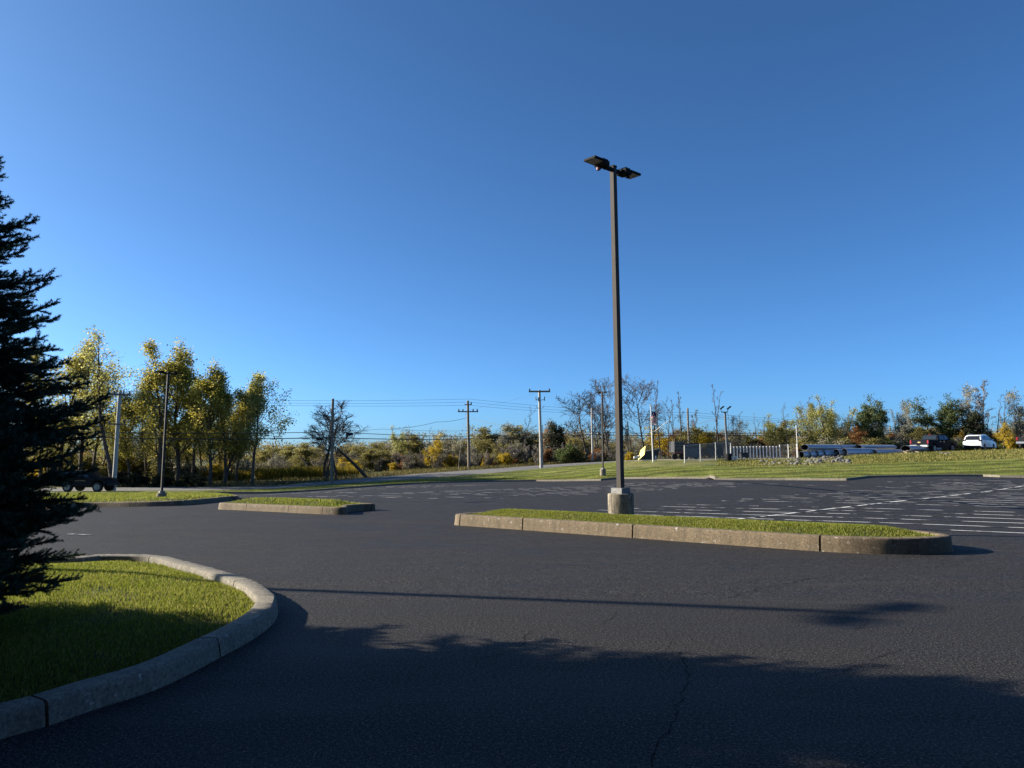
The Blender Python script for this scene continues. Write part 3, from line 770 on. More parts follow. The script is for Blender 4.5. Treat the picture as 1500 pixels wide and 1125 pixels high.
# ------------------------------------------------------------------ vehicles (forward = +x)
def arch(cx, r, z0, n=9): return [(cx - r * math.cos(PI * k / (n - 1)), z0 + r * math.sin(PI * k / (n - 1))) for k in range(n)]
def side_loft(mb, prof, w, inset=0.06, top_in=0.0, z0=0.0, z1=1.0):
    """side outline given as (x, z), lofted across the width with rounded-in flanks"""
    def ring(y, s):
        cx = sum(p[0] for p in prof) / len(prof); out = []
        for x, z in prof:
            k = max(0.0, min(1.0, (z - z0) / (z1 - z0))) * top_in
            out.append((cx + (x - cx) * s, math.copysign(abs(y) - k, y), z if s == 1 else z0 + (z - z0) * (0.5 + s / 2)))
        return out
    mb.loft([ring(-w, 0.985), ring(-w + inset, 1.0), ring(w - inset, 1.0), ring(w, 0.985)])
def wheel(root, x, y, r, w, rim='alloy'):
    t = MB(); t.lathe([(r * 0.60, -w / 2), (r * 0.93, -w / 2), (r, -w / 2 + 0.04), (r, w / 2 - 0.04), (r * 0.93, w / 2), (r * 0.60, w / 2)], (x, y, r), 'Y', 28)
    wh = t.build('wheel', 'tyre', root, smooth=True); s = 1 if y > 0 else -1
    m = MB(); m.lathe([(r * 0.62, -0.02), (r * 0.60, 0.02), (r * 0.50, 0.0)], (x, y + s * (w / 2 - 0.012), r), 'Y', 20)
    for k in range(6):
        a = 2 * PI * k / 6; M = Matrix.Rotation(-a, 3, 'Y')
        m.box((x + 0.3 * r * math.cos(a), y + s * (w / 2 + 0.006), r + 0.3 * r * math.sin(a)), (r * 0.56, 0.03, r * 0.17), M)
    m.lathe([(r * 0.16, -0.03), (r * 0.14, 0.03)], (x, y + s * (w / 2 + 0.008), r), 'Y', 10)
    m.build('rim', rim, wh)
    d = MB(); d.lathe([(r * 0.5, -0.005), (r * 0.5, 0.005)], (x, y + s * (w / 2 - 0.02), r), 'Y', 16); d.build('hub_shade', 'tyre', wh)
def window(root, pts, name='window', mat='car_glass', th=0.012):
    """pane as a thin slab on four or more corners"""
    P = [Vector(p) for p in pts]; n = (P[1] - P[0]).cross(P[2] - P[0]).normalized() * th
    m = MB(); m.loft([[p - n for p in P], [p + n for p in P]]); return m.build(name, mat, root)
def pickup(loc, rz, label, paint, group, badge=True):
    root = empty('pickup_truck', loc, label, 'pickup truck', group, rz)
    prof = [(-2.85, 0.62)] + arch(-1.75, 0.50, 0.50) + arch(1.75, 0.50, 0.50) + [(2.75, 0.5), (2.9, 0.75), (2.85, 1.08), (2.6, 1.2), (1.1, 1.28), (-0.9, 1.3), (-2.85, 1.3)]
    b = MB(); side_loft(b, prof, 0.99, 0.07, 0.06, 0.6, 1.3); b.build('body', paint, root, smooth=True)
    cab = [(-0.92, 1.26), (-0.72, 1.82), (-0.5, 1.90), (0.55, 1.90), (0.8, 1.84), (1.5, 1.26)]
    c = MB(); side_loft(c, cab, 0.93, 0.06, 0.17, 1.26, 1.9); c.build('cab', paint, root, smooth=True)
    for s in (-1, 1):
        yb, yt = s * 0.945, s * 0.80
        window(root, [(-0.68, yb - s * .004, 1.33), (0.2, yb - s * .004, 1.33), (0.2, yt, 1.80), (-0.60, yt, 1.80)])
        window(root, [(0.28, yb - s * .004, 1.33), (1.25, yb - s * .004, 1.33), (0.72, yt, 1.80), (0.28, yt, 1.80)])
        for x in (-1.75, 1.75): wheel(root, x, s * 0.86, 0.41, 0.26)
        t = MB(); t.box((-2.86, s * 0.90, 1.08), (0.10, 0.17, 0.36)); t.build('tail_light', 'tail_red', root, bevel=0.015)
        mi = MB(); mi.box((0.95, s * 1.10, 1.36), (0.12, 0.22, 0.17)); mi.build('wing_mirror', paint, root, bevel=0.02)
        for hx in (0.05, -0.6):
            dh = MB(); dh.box((hx, s * 0.995, 1.14), (0.18, 0.03, 0.04)); dh.build('door_handle', 'chrome', root)
    window(root, [(-0.915, -0.74, 1.36), (-0.915, 0.74, 1.36), (-0.755, 0.66, 1.79), (-0.755, -0.66, 1.79)], 'rear_window')
    g = MB(); g.box((-2.88, 0, 1.02), (0.05, 1.58, 0.5)); tg = g.build('tailgate', paint, root, bevel=0.02)
    if badge:
        k = MB(); k.box((-2.91, 0, 1.04), (0.015, 0.34, 0.07)); k.box((-2.91, 0, 1.04), (0.017, 0.12, 0.13)); k.build('badge', 'gold_badge', tg)
    bp = MB(); bp.box((-2.95, 0.58, 0.66), (0.22, 0.78, 0.22)); bp.box((-2.95, -0.58, 0.66), (0.22, 0.78, 0.22)); bp.box((-2.93, 0, 0.60), (0.2, 0.4, 0.16)); bp.build('bumper', 'chrome', root, bevel=0.03)
    pl_ = MB(); pl_.box((-3.04, 0, 0.62), (0.02, 0.3, 0.14)); pl_.build('number_plate', 'rack_grey', root)
    u = MB(); u.box((0, 0, 0.5), (5.2, 1.5, 0.2)); u.build('underbody', 'tyre', root)
    bl = MB(); bl.box((-0.8, 0, 1.86), (0.05, 0.34, 0.035)); bl.build('brake_light', 'tail_red', root)
    return root
def suv(loc, rz, label, paint, group):
    root = empty('parked_suv', loc, label, 'car', group, rz)
    prof = [(-2.28, 0.42), (-1.95, 0.36)] + arch(-1.4, 0.40, 0.38) + arch(1.38, 0.40, 0.38) + [(2.1, 0.32), (2.25, 0.5), (2.22, 0.8), (1.95, 0.98), (1.15, 1.08), (-2.05, 1.12), (-2.3, 1.0), (-2.36, 0.7)]
    b = MB(); side_loft(b, prof, 0.91, 0.09, 0.07, 0.4, 1.1); b.build('body', paint, root, smooth=True)
    cab = [(-2.22, 1.06), (-1.95, 1.52), (-1.6, 1.66), (-0.6, 1.72), (0.1, 1.66), (0.55, 1.50), (1.25, 1.06)]
    c = MB(); side_loft(c, cab, 0.86, 0.08, 0.2, 1.06, 1.72); c.build('cab', paint, root, smooth=True)
    for s in (-1, 1):
        yb, yt = s * 0.855, s * 0.715
        window(root, [(-1.75, yb, 1.13), (-0.9, yb, 1.13), (-0.9, yt, 1.58), (-1.45, yt, 1.53)])
        window(root, [(-0.82, yb, 1.13), (0.05, yb, 1.13), (0.05, yt, 1.58), (-0.82, yt, 1.6)])
        window(root, [(0.13, yb, 1.13), (1.0, yb, 1.13), (0.45, yt, 1.50), (0.13, yt, 1.56)])
        for x in (-1.4, 1.38): wheel(root, x, s * 0.80, 0.35, 0.22)
        t = MB(); t.box((-2.16, s * 0.76, 1.06), (0.30, 0.26, 0.17), Matrix.Rotation(R(-18), 3, 'Y')); t.build('tail_light', 'black_paint', root, bevel=0.02)
        mi = MB(); mi.box((0.8, s * 0.99, 1.16), (0.14, 0.18, 0.13)); mi.build('wing_mirror', paint, root, bevel=0.03)
        ra = MB(); ra.tube([(-1.6, s * 0.60, 1.69), (-0.6, s * 0.60, 1.77), (0.1, s * 0.60, 1.70)], 0.025, 6); ra.build('roof_rail', 'chrome', root)
    window(root, [(-2.20, -0.72, 1.13), (-2.20, 0.72, 1.13), (-1.97, 0.62, 1.50), (-1.97, -0.62, 1.50)], 'rear_window')
    sp_ = MB(); sp_.box((-1.95, 0, 1.585), (0.32, 1.2, 0.05)); sp_.build('spoiler', paint, root, bevel=0.015)
    lo = MB(); lo.box((-2.30, 0, 0.42), (0.16, 1.6, 0.24)); lo.build('lower_bumper', 'black_paint', root, bevel=0.03)
    pl_ = MB(); pl_.box((-2.365, 0, 0.86), (0.03, 0.32, 0.13)); pl_.build('number_plate', 'plate', root)
    u = MB(); u.box((0, 0, 0.36), (4.0, 1.4, 0.2)); u.build('underbody', 'tyre', root)
    return root
def gpt(px, d): return ground_at(px, d)
VG = 'vehicles parked along the top of the bank'
pickup(gpt(1370, 79.5), R(32), 'dark pickup truck on the bank, its chrome rear bumper and red tail lights towards us', 'dark_paint', VG)
suv(gpt(1437, 80.5), R(40), 'white sport utility car on the bank, right of the dark pickup', 'white_paint', VG)
pickup(gpt(1519, 80.5), R(40), 'grey truck cut off by the right edge, beside the yellow bush', 'grey_paint', VG, False)
# black off-road vehicle at far left, half hidden by the spruce
def offroader(loc, rz, label):
    root = empty('off_road_car', loc, label, 'car', None, rz)
    prof = [(-2.05, 0.55)] + arch(-1.25, 0.52, 0.5) + arch(1.35, 0.52, 0.5) + [(2.05, 0.6), (2.1, 0.95), (2.0, 1.12), (0.75, 1.18), (-2.05, 1.2)]
    b = MB(); side_loft(b, prof, 0.88, 0.05, 0.03, 0.5, 1.2); b.build('body', 'black_paint', root, smooth=True)
    c = MB(); side_loft(c, [(-2.0, 1.18), (-1.95, 1.78), (0.3, 1.8), (0.75, 1.18)], 0.82, 0.05, 0.1, 1.18, 1.8); c.build('cab', 'black_paint', root, smooth=True)
    for s in (-1, 1):
        window(root, [(-1.8, s * 0.81, 1.25), (-0.85, s * 0.81, 1.25), (-0.85, s * 0.725, 1.7), (-1.8, s * 0.725, 1.7)])
        window(root, [(-0.75, s * 0.81, 1.25), (0.5, s * 0.81, 1.25), (0.25, s * 0.725, 1.7), (-0.75, s * 0.725, 1.7)])
        for x in (-1.25, 1.35): wheel(root, x, s * 0.82, 0.42, 0.28)
        f = MB(); f.box((1.35, s * 0.93, 1.0), (1.25, 0.2, 0.07)); f.box((-1.25, s * 0.93, 1.0), (1.25, 0.2, 0.07)); f.build('wing', 'black_paint', root, bevel=0.02)
    bm_ = MB(); bm_.box((2.2, 0, 0.66), (0.25, 1.6, 0.22)); bm_.build('bumper', 'tyre', root, bevel=0.03)
    r_ = MB(); r_.box((1.2, 0, 1.19), (1.3, 1.3, 0.05)); r_.build('bonnet', 'black_paint', root, bevel=0.02)
    u = MB(); u.box((0, 0, 0.55), (3.8, 1.4, 0.2)); u.build('underbody', 'tyre', root)
    h = MB(); h.tube([(-0.6, -0.885, 0.95), (0.3, -0.885, 0.95)], 0.02, 5); h.build('side_trim', 'chrome', root)
offroader(gpt(131, 63.5), R(-3), 'black off-road car half hidden behind the spruce at far left')

# ------------------------------------------------------------------ pipes
PG = 'large corrugated pipes stacked on the gravel'
def pipe(p, ang, ln, rx, rz, label):
    """flattened corrugated pipe lying on its side; the dark open end towards us"""
    o = MB(); n = 28; m = int(ln / 0.10); rings = []
    for i in range(m + 1):
        k = 1.0 + (0.022 if i % 2 else -0.004); x = ln * i / m
        rings.append([(x, rx * k * math.cos(2 * PI * a / n), rz * k * math.sin(2 * PI * a / n)) for a in range(n)])
    o.loft(rings, cap=False)
    root = empty('corrugated_pipe', p, label, 'pipe', PG, ang)
    o.build('pipe_wall', 'galvanised', root, smooth=True)
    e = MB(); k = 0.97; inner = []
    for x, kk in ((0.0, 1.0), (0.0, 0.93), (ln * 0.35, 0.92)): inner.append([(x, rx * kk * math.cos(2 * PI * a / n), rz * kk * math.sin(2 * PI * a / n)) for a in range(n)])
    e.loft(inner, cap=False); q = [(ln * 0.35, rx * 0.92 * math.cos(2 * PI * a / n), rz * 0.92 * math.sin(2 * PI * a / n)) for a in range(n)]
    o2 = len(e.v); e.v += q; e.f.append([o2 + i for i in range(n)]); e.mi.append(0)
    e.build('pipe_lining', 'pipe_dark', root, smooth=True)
PA = R(26)
prow = [(1174, 74.8, 664.0, 0.33, 0.36, 5.0), (1184.5, 75.0, 664.0, 0.33, 0.36, 5.0), (1195.3, 75.2, 664.0, 0.34, 0.36, 5.0), (1205.5, 75.4, 664, 0.34, 0.36, 3.4), (1225.2, 75.4, 662.8, 0.37, 0.38, 3.2), (1236.8, 75.2, 662, 0.37, 0.40, 4.6), (1280.5, 76.5, 662, 0.36, 0.26, 5.4)]
plab = ['leftmost pipe of the bottom row', 'second pipe from the left in the bottom row', 'third pipe from the left in the bottom row', 'fourth pipe from the left in the bottom row', 'fifth bottom-row pipe, set apart by a gap from the four at left', 'bottom pipe with the longest sunlit side, in the middle of the stack', 'low pipe lying alone right of the long sunlit one']
for (px, d, py, rx, rz, ln), lb in zip(prow, plab):
    q = at(px, py, d); g_ = gz(q.x, q.y); q.z = g_ + rz * 0.96
    pipe(q, PA, ln, rx, rz, 'blue-grey corrugated pipe, ' + lb)
for px, d, py, rx, rz, ln, lb in ((1178.5, 75.3, 655.3, 0.50, 0.30, 4.9, 'flattened pipe lying on top of the stack at its left end'), (1229.5, 77.2, 655, 0.36, 0.24, 4.2, 'top pipe with a small dark mouth in the middle of the stack'),
      (1256.5, 77.4, 654.6, 0.52, 0.22, 5.4, 'flattened top pipe with a wide mouth, right of the small one'), (1326.5, 77, 656.8, 0.56, 0.30, 5.0, 'flattened pipe with a wide dark mouth beside the pickup')):
    pipe(at(px, py, d), PA, ln, rx, rz, 'blue-grey corrugated ' + lb)
bl = MB()
q = at(1326.5, 661, 77); M = Matrix.Rotation(PA, 3, 'Z')
for k in range(3):
    v = M @ Vector((0.5 + 1.9 * k, 0, 0)); zz = gz(q.x + v.x, q.y + v.y); bl.box((q.x + v.x, q.y + v.y, zz + (q.z - 0.02 - zz) / 2 + 0.05), (0.25, 1.1, max(0.1, q.z - zz + 0.1)), M)
tag(bl.build('timber_blocking', 'pole_wood'), 'dark timber blocks under the wide-mouthed pipe beside the pickup', 'timber')

# ------------------------------------------------------------------ rocks
def rock_mesh(seed):
    bm = bmesh.new(); bmesh.ops.create_icosphere(bm, subdivisions=2, radius=1.0); rr = random.Random(seed)
    sx, sy, sz = rr.uniform(0.7, 1.2), rr.uniform(0.7, 1.1), rr.uniform(0.5, 0.85)
    pl = [(Vector((rr.gauss(0, 1), rr.gauss(0, 1), rr.gauss(0, 1))).normalized(), rr.uniform(0.55, 0.9)) for _ in range(9)]
    for v in bm.verts:
        for n_, d in pl:
            e = v.co.dot(n_) - d
            if e > 0: v.co -= n_ * e
        v.co = Vector((v.co.x * sx, v.co.y * sy, v.co.z * sz))
    me = bpy.data.meshes.new('rock'); bm.to_mesh(me); bm.free(); me.materials.append(MATS['stone']); return me
RM = [rock_mesh(k) for k in range(7)]
rr = random.Random(11)
def rock(px, py, size):
    p = hit(px, py); o = bpy.data.objects.new('rock', rr.choice(RM)); C.objects.link(o)
    s = size * rr.uniform(0.75, 1.3); o.scale = (s, s, s); o.rotation_euler = (rr.uniform(-.4, .4), rr.uniform(-.4, .4), rr.uniform(0, 6.28))
    o.location = (p.x, p.y, p.z + 0.12 * s); return o
for k in range(120):
    t = rr.random()
    if k < 85: px, py = rr.uniform(1160, 1236), 0; py = rr.uniform(668.5, 682 - (px - 1160) * 0.07)
    elif k < 108: px = rr.uniform(1108, 1160); py = rr.uniform(673 if px > 1140 else 676, 681.5)
    else: px = rr.uniform(1225, 1244); py = rr.uniform(674, 679)
    tag(rock(px, py, 0.12 + 0.17 * rr.random() ** 2), 'grey broken rock in the loose pile on the bank below the stacked pipes', 'rock', 'loose rocks on the bank below the pipes')
for px, py, s, lb in ((1166, 680.5, 0.34, 'largest pale boulder at the lower edge of the rock pile'), (1199, 677.5, 0.36, 'tall pale boulder near the middle of the rock pile')):
    tag(rock(px, py, s), lb, 'rock')
for px, py in ((1381, 664.8), (1386, 666), (1391, 664.6)):
    o = rock(px, py, 0.25); tag(o, 'dark stone in the grass of the bank below the pickup', 'rock', 'dark stones below the pickup')

# ------------------------------------------------------------------ fences, plough, trailer, flag
def fence_wire(px0, d0, px1, d1, h, label, gap, post_r, name, rails, wires, post_mat='white_post', n_posts=None):
    a, b = ground_at(px0, d0), ground_at(px1, d1); n = n_posts or max(2, int((b - a).length / gap) + 1)
    root = empty(name, a, label, 'fence')
    v = b - a
    for k in range(n):
        q = v * (k / (n - 1)); m = MB(); z = gz(a.x + q.x, a.y + q.y) - a.z
        m.tube([(q.x, q.y, z - 0.2), (q.x, q.y, z + h)], post_r, 8); m.build('post', post_mat, root)
    m = MB()
    for z in rails: m.tube([(0, 0, z), (v.x, v.y, v.z + z)], 0.025, 6)
    if rails: m.build('rail', 'fence_wire', root)
    if wires:
        m = MB(); Lh = v.length; u = v.normalized(); st = 0.16
        k = -h
        while k < Lh:
            for s in (1, -1):
                x0, x1 = (k, k + h) if s > 0 else (k + h, k); z0, z1 = 0.03, h
                c0, c1 = max(0, min(Lh, x0)), max(0, min(Lh, x1))
                if x0 != x1 and abs(c1 - c0) > 0.05:
                    f0, f1 = (c0 - x0) / (x1 - x0), (c1 - x0) / (x1 - x0)
                    p0 = u * c0 + Vector((0, 0, z0 + (z1 - z0) * f0)); p1 = u * c1 + Vector((0, 0, z0 + (z1 - z0) * f1))
                    m.tube([p0, p1], 0.0085, 3, cap=False)
            k += st
        m.build('wire_mesh', 'fence_wire', root)
    return root
fence_wire(1003, 74, 1071, 76.5, 1.75, 'see-through wire mesh fence in front of the dark trailer', 1.5, 0.045, 'chain_link_fence', (1.74,), True, n_posts=4)
fence_wire(1071, 80, 1143, 79, 1.35, 'fence of close pale upright posts left of the stacked pipes', 0.36, 0.06, 'post_fence', (1.34,), True, n_posts=16)
fence_wire(1143, 79, 1168, 78.5, 1.5, 'short wire mesh fence with two posts just left of the pipes', 1.0, 0.05, 'chain_link_fence', (1.45, 0.8), True, n_posts=3)
m = MB(); b = ground_at(1169.5, 78); hh = at(1168, 623, 78).z - b.z; m.tube([b - Vector((0, 0, .2)), b + Vector((-0.1, 0, hh))], 0.035, 8)
tag(m.build('white_marker_pole', 'white_post'), 'tall thin white pole at the left end of the pipe stack', 'pole')
# snow plough blade lying tipped
b = ground_at(948, 81)
pw = empty('snow_plough_blade', b, 'tipped black plough blade with a yellow end plate on the lawn edge', 'plough')
m = MB(); s = 81 / F
def im(px, py, dy=0.0): q = at(px, py, 81 + dy); return q - b
m.loft([[im(938, 674), im(962, 673.5), im(966, 657.5), im(946, 661.5)], [im(940, 674, 1.4), im(962, 673.5, 1.4), im(966, 656.5, 1.2), im(946, 660.5, 1.2)]])
m.build('blade', 'pipe_dark', pw)
m = MB(); m.loft([[im(934.5, 674.2, 0.8), im(943.8, 666, -0.2), im(945.5, 653, -0.3), im(938.2, 659.5, 0.6)], [im(935.2, 674.2, 0.95), im(944.2, 666, -0.05), im(945.9, 653, -0.15), im(938.8, 659.5, 0.75)]])
m.build('end_plate', 'plough_yellow', pw)
m = MB(); m.box(im(932.5, 669.8), (0.6, 0.4, 0.22)); m.box(im(936, 668.6), (0.16, 0.4, 0.26)); m.build('foot', 'white_post', pw)
m = MB(); m.box(im(960.3, 671), (0.14, 0.15, 0.5)); m.build('skid', 'white_post', pw)
# slatted trailer rear
b = ground_at(996, 84)
tr = empty('flatbed_trailer', b, 'rear of a slatted grey trailer with a red tail board, behind the fence', 'trailer')
m = MB()
for z in (1.95, 1.62, 1.3): m.box((-0.05, 0, z), (1.0, 0.06, 0.2))
for x in (-0.55, 0.0, 0.5): m.box((x, 0.05, 1.5), (0.07, 0.06, 1.3))
for x in (-0.4, -0.2, 0.15, 0.35): m.box((x, 0.02, 1.02), (0.09, 0.05, 0.3))
m.build('slatted_gate', 'rack_grey', tr)
m = MB(); m.box((-0.05, 1.4, 1.45), (1.1, 2.6, 1.25)); m.build('load', 'trailer_dark', tr)
m = MB(); m.box((0, -0.02, 0.82), (1.15, 0.1, 0.14)); m.build('tail_board', 'dull_red', tr)
m = MB(); m.box((0, 1.3, 0.70), (1.1, 2.7, 0.1)); m.build('frame', 'black_metal', tr)
for x in (-0.42, 0.42): wheel(tr, x, 0.7, 0.34, 0.2)
b = ground_at(1015, 86)
bx_ = empty('box_trailer', b, 'dark-topped grey box trailer behind the wire fence', 'trailer')
m = MB(); m.box((0, 0.9, 0.78), (1.75, 2.6, 1.0)); m.build('lower_body', 'trailer_grey', bx_, bevel=0.02)
m = MB(); m.box((-0.05, 0.9, 1.57), (1.72, 2.6, 0.56)); m.build('upper_body', 'trailer_dark', bx_, bevel=0.02)
m = MB(); m.box((0.1, -0.415, 0.80), (1.0, 0.03, 0.06)); m.box((0.1, -0.415, 1.14), (1.0, 0.03, 0.05)); m.box((0.55, -0.415, 0.97), (0.05, 0.03, 0.4)); m.build('door_trim', 'rack_grey', bx_)
for x in (-0.6, 0.6): wheel(bx_, x, 0.8, 0.3, 0.18)
# flagpole and flag
b = ground_at(957, 77.5); h = at(953, 595, 77.5).z - b.z
fp = empty('flagpole', b, 'white flagpole in front of the bare trees', 'flagpole')
m = MB(); lx = at(953, 595, 77.5).x - b.x
m.tube([(0, 0, -0.2), (lx * 0.5, 0, h * 0.5), (lx, 0, h)], [0.075, 0.06, 0.04], 10); m.build('pole', 'white_post', fp, smooth=True)
m = MB(); m.lathe([(0.02, h - 0.05), (0.09, h), (0.09, h + 0.08), (0.02, h + 0.14)], (lx, 0, 0), n=10); m.build('finial', 'gold_badge', fp)
nx_, nz_ = 14, 26; vs = []; mi = []; top = at(953.5, 601.5, 77.5)
for j in range(nz_ + 1):
    for i in range(nx_ + 1):
        u, w = i / nx_, j / nz_
        x = 0.06 + u * 0.52 * (1 - 0.15 * w) + 0.05 * math.sin(w * 7 + u * 3); y = 0.10 * math.sin(u * 9 + w * 2.5) ; z = -w * 1.28 - 0.25 * u - 0.05 * math.sin(u * 8)
        vs.append((top.x + x, top.y + y, top.z + z))
fm = []; fq = []
for j in range(nz_):
    for i in range(nx_):
        a = j * (nx_ + 1) + i; fq.append((a, a + 1, a + nx_ + 2, a + nx_ + 1))
        st = int((j * 0.5 + i * 0.5)) ; fm.append(2 if (j < 10 and i < 14 and j + i * 0.35 < 11) else st % 2)
fo = np_mesh('flag', vs, [np.array(fq)], ['flag_red', 'flag_white', 'flag_blue'], smooth=True, fmat=fm)
tag(fo, 'red, white and blue striped flag hanging limp on the white flagpole', 'flag')
# small yard things
b = ground_at(1067.5, 73.2); m = MB(); m.lathe([(0.28, 0), (0.30, 0.25), (0.29, 0.5), (0.30, 0.72), (0.27, 0.78)], b, n=18)
tag(m.build('barrel', 'black_metal', smooth=True), 'black barrel at the foot of the flood light pole', 'barrel')
for px, d, s, lb in ((1072.5, 74, 0.14, 'white bucket right beside the black barrel'), (1077.5, 74, 0.15, 'white bucket standing further right of the black barrel')):
    b = ground_at(px, d); m = MB(); m.lathe([(s * 0.85, 0), (s, 0.42), (s * 1.05, 0.44), (s * 0.9, 0.46)], b, n=14)
    tag(m.build('bucket', 'white_post', smooth=True), lb, 'bucket', 'white buckets by the barrel')
b = ground_at(1089.5, 76)
ct = empty('yard_cart', b, 'low dark box cart in front of the post fence', 'cart')
m = MB(); m.box((0, 0, 0.42), (0.66, 0.9, 0.42)); m.build('box', 'trailer_dark', ct, bevel=0.02)
m = MB(); m.box((0, 0, 0.65), (0.76, 1.0, 0.06)); m.build('rim_board', 'black_metal', ct)
for sx in (-0.26, 0.26):
    m = MB(); m.lathe([(0.14, -0.04), (0.14, 0.04)], (sx, -0.3, 0.14), 'X', 14); m.build('wheel', 'tyre', ct)
# ------------------------------------------------------------------ spruce
def frames(D):
    """unit vectors (n,3) -> two perpendiculars"""
    ref = np.where(np.abs(D[:, 2:3]) > 0.9, np.array([[1.0, 0, 0]]), np.array([[0, 0, 1.0]]))
    U = np.cross(D, ref); U /= np.linalg.norm(U, axis=1, keepdims=True); return U, np.cross(D, U)
def spruce(H, RAD, seed, per_m=430):
    rg = np.random.default_rng(seed); rd = random.Random(seed)
    root = empty('spruce_tree', (0, 0, 0), 'x', 'tree')
    t = MB(); t.tube([(0, 0, -0.2), (0, 0, H * 0.3), (0.02, 0.01, H * 0.7), (0, 0, H)], [0.15, 0.11, 0.05, 0.008], 10); t.build('trunk', 'spruce_bark', root, smooth=True)
    br = MB(); T0, TD, TL = [], [], []
    z = 0.32
    while z < H - 0.1:
        f = z / H
        nb = 9 if f < 0.7 else 6
        a0 = rd.uniform(0, 6.28)
        for k in range(nb):
            a = a0 + 2 * PI * k / nb + rd.uniform(-0.3, 0.3)
            Lb = RAD * (1 - f) * rd.uniform(0.74, 1.06) * min(1.0, 0.62 + 0.38 * (z - 0.3) / 1.2) + 0.06
            el = -0.08 + 0.50 * f + rd.uniform(-0.22, 0.24)
            n = 10; P = [Vector((0, 0, z + rd.uniform(-0.07, 0.07)))]; 
            for i in range(n):
                e = el + 0.38 * (i / n) ** 1.6 + rd.uniform(-.05, .05) - 0.18 * math.sin(PI * i / n)
                a += rd.uniform(-.05, .05)
                P.append(P[-1] + Vector((math.cos(a) * math.cos(e), math.sin(a) * math.cos(e), math.sin(e))) * Lb / n)
            br.tube(P, [0.016 * (1 - i / (n + 1)) * (0.6 + Lb / 2) + 0.002 for i in range(n + 1)], 4)
            # side shoots left and right, then the leader
            s = 0.30 * Lb
            while s < Lb:
                q = s / Lb * n; i = min(n - 1, int(q)); pt = P[i].lerp(P[i + 1], q - i); ax = (P[i + 1] - P[i]).normalized()
                sd = Vector((-math.sin(a), math.cos(a), 0))
                up = sd.cross(ax).normalized() * -1.0
                for sg in (-1, 1, 0):
                    ln = (0.09 + 0.26 * (Lb - s) ** 0.8) * rd.uniform(0.6, 1.15); ln = min(ln, 0.38)
                    th = rd.uniform(-0.55, 0.75) if sg else PI / 2 + rd.uniform(-.5, .5); sg2 = sg or 1
                    if not sg: ln *= 0.6
                    d = (ax * rd.uniform(0.6, 1.0) + (sd * sg2 * math.cos(th) + up * math.sin(th)) * rd.uniform(0.7, 1.0)).normalized()
                    T0.append(pt); TD.append(d); TL.append(ln)
                    if ln > 0.2:   # shoots of the second order
                        for w in np.arange(0.3, 0.95, 0.22):
                            dd = (d + sd * rd.uniform(-.7, .7) + ax * 0.3 + Vector((0, 0, rd.uniform(-.3, .35)))).normalized()
                            T0.append(pt + d * ln * w); TD.append(dd); TL.append(ln * (1 - w) * 0.7 + 0.05)
                s += 0.062
            T0.append(P[-4]); TD.append((P[-1] - P[-4]).normalized()); TL.append((P[-1] - P[-4]).length + 0.05)
            T0.append(P[3]); TD.append((P[-4] - P[3]).normalized()); TL.append((P[-4] - P[3]).length)
        z += 0.075 + 0.05 * f
    T0.append(Vector((0, 0, H - 0.35))); TD.append(Vector((0, 0, 1))); TL.append(0.4)
    br.build('branches', 'spruce_bark', root)
    T0 = np.array(T0); TD = np.array(TD); TL = np.array(TL)
    cnt = np.maximum(6, (TL * per_m * np.clip(1.25 - 0.0 * TL, 0.5, 2)).astype(int)); idx = np.repeat(np.arange(len(TL)), cnt); n = len(idx)
    s = rg.uniform(0, 1.0, n); D = TD[idx]; U, V = frames(D); an = rg.uniform(0, 2 * PI, n)
    rad = U * np.cos(an)[:, None] + V * np.sin(an)[:, None]
    b = T0[idx] + D * (TL[idx] * s)[:, None]
    fw = rg.uniform(0.35, 0.95, n)[:, None]; nd = rad * 1.0 + D * fw; nd /= np.linalg.norm(nd, axis=1, keepdims=True)
    ln = rg.uniform(0.018, 0.031, n)[:, None]; sd = np.cross(nd, D); sd /= np.linalg.norm(sd, axis=1, keepdims=True) + 1e-9
    wd = 0.0034
    v = np.stack([b - sd * wd, b + sd * wd, b + nd * ln], 1).reshape(-1, 3)
    np_mesh('crown', v, [np.arange(n * 3).reshape(-1, 3)], 'needles', root)
    print('spruce needles', n)
    return root
sp_a = spruce(5.45, 2.06, 21, 600)
sp_a.location = (-5.15, 6.25, near_surf(np.array([-5.15]), np.array([6.25]))[0])
sp_a['label'] = 'dark spruce on the near lawn at the left edge, its boughs down to the grass'
def more_spruce(x, y, s, rz):
    c = copy_tree(sp_a); c.location = (x, y, 0.1); c.scale = (s, s, s); c.rotation_euler.z = rz
    c['label'] = 'unseen dark spruce outside the left edge whose shadow falls on the asphalt'; c['group'] = 'spruces beside the near lawn'
for a in SPRUCES: more_spruce(*a)

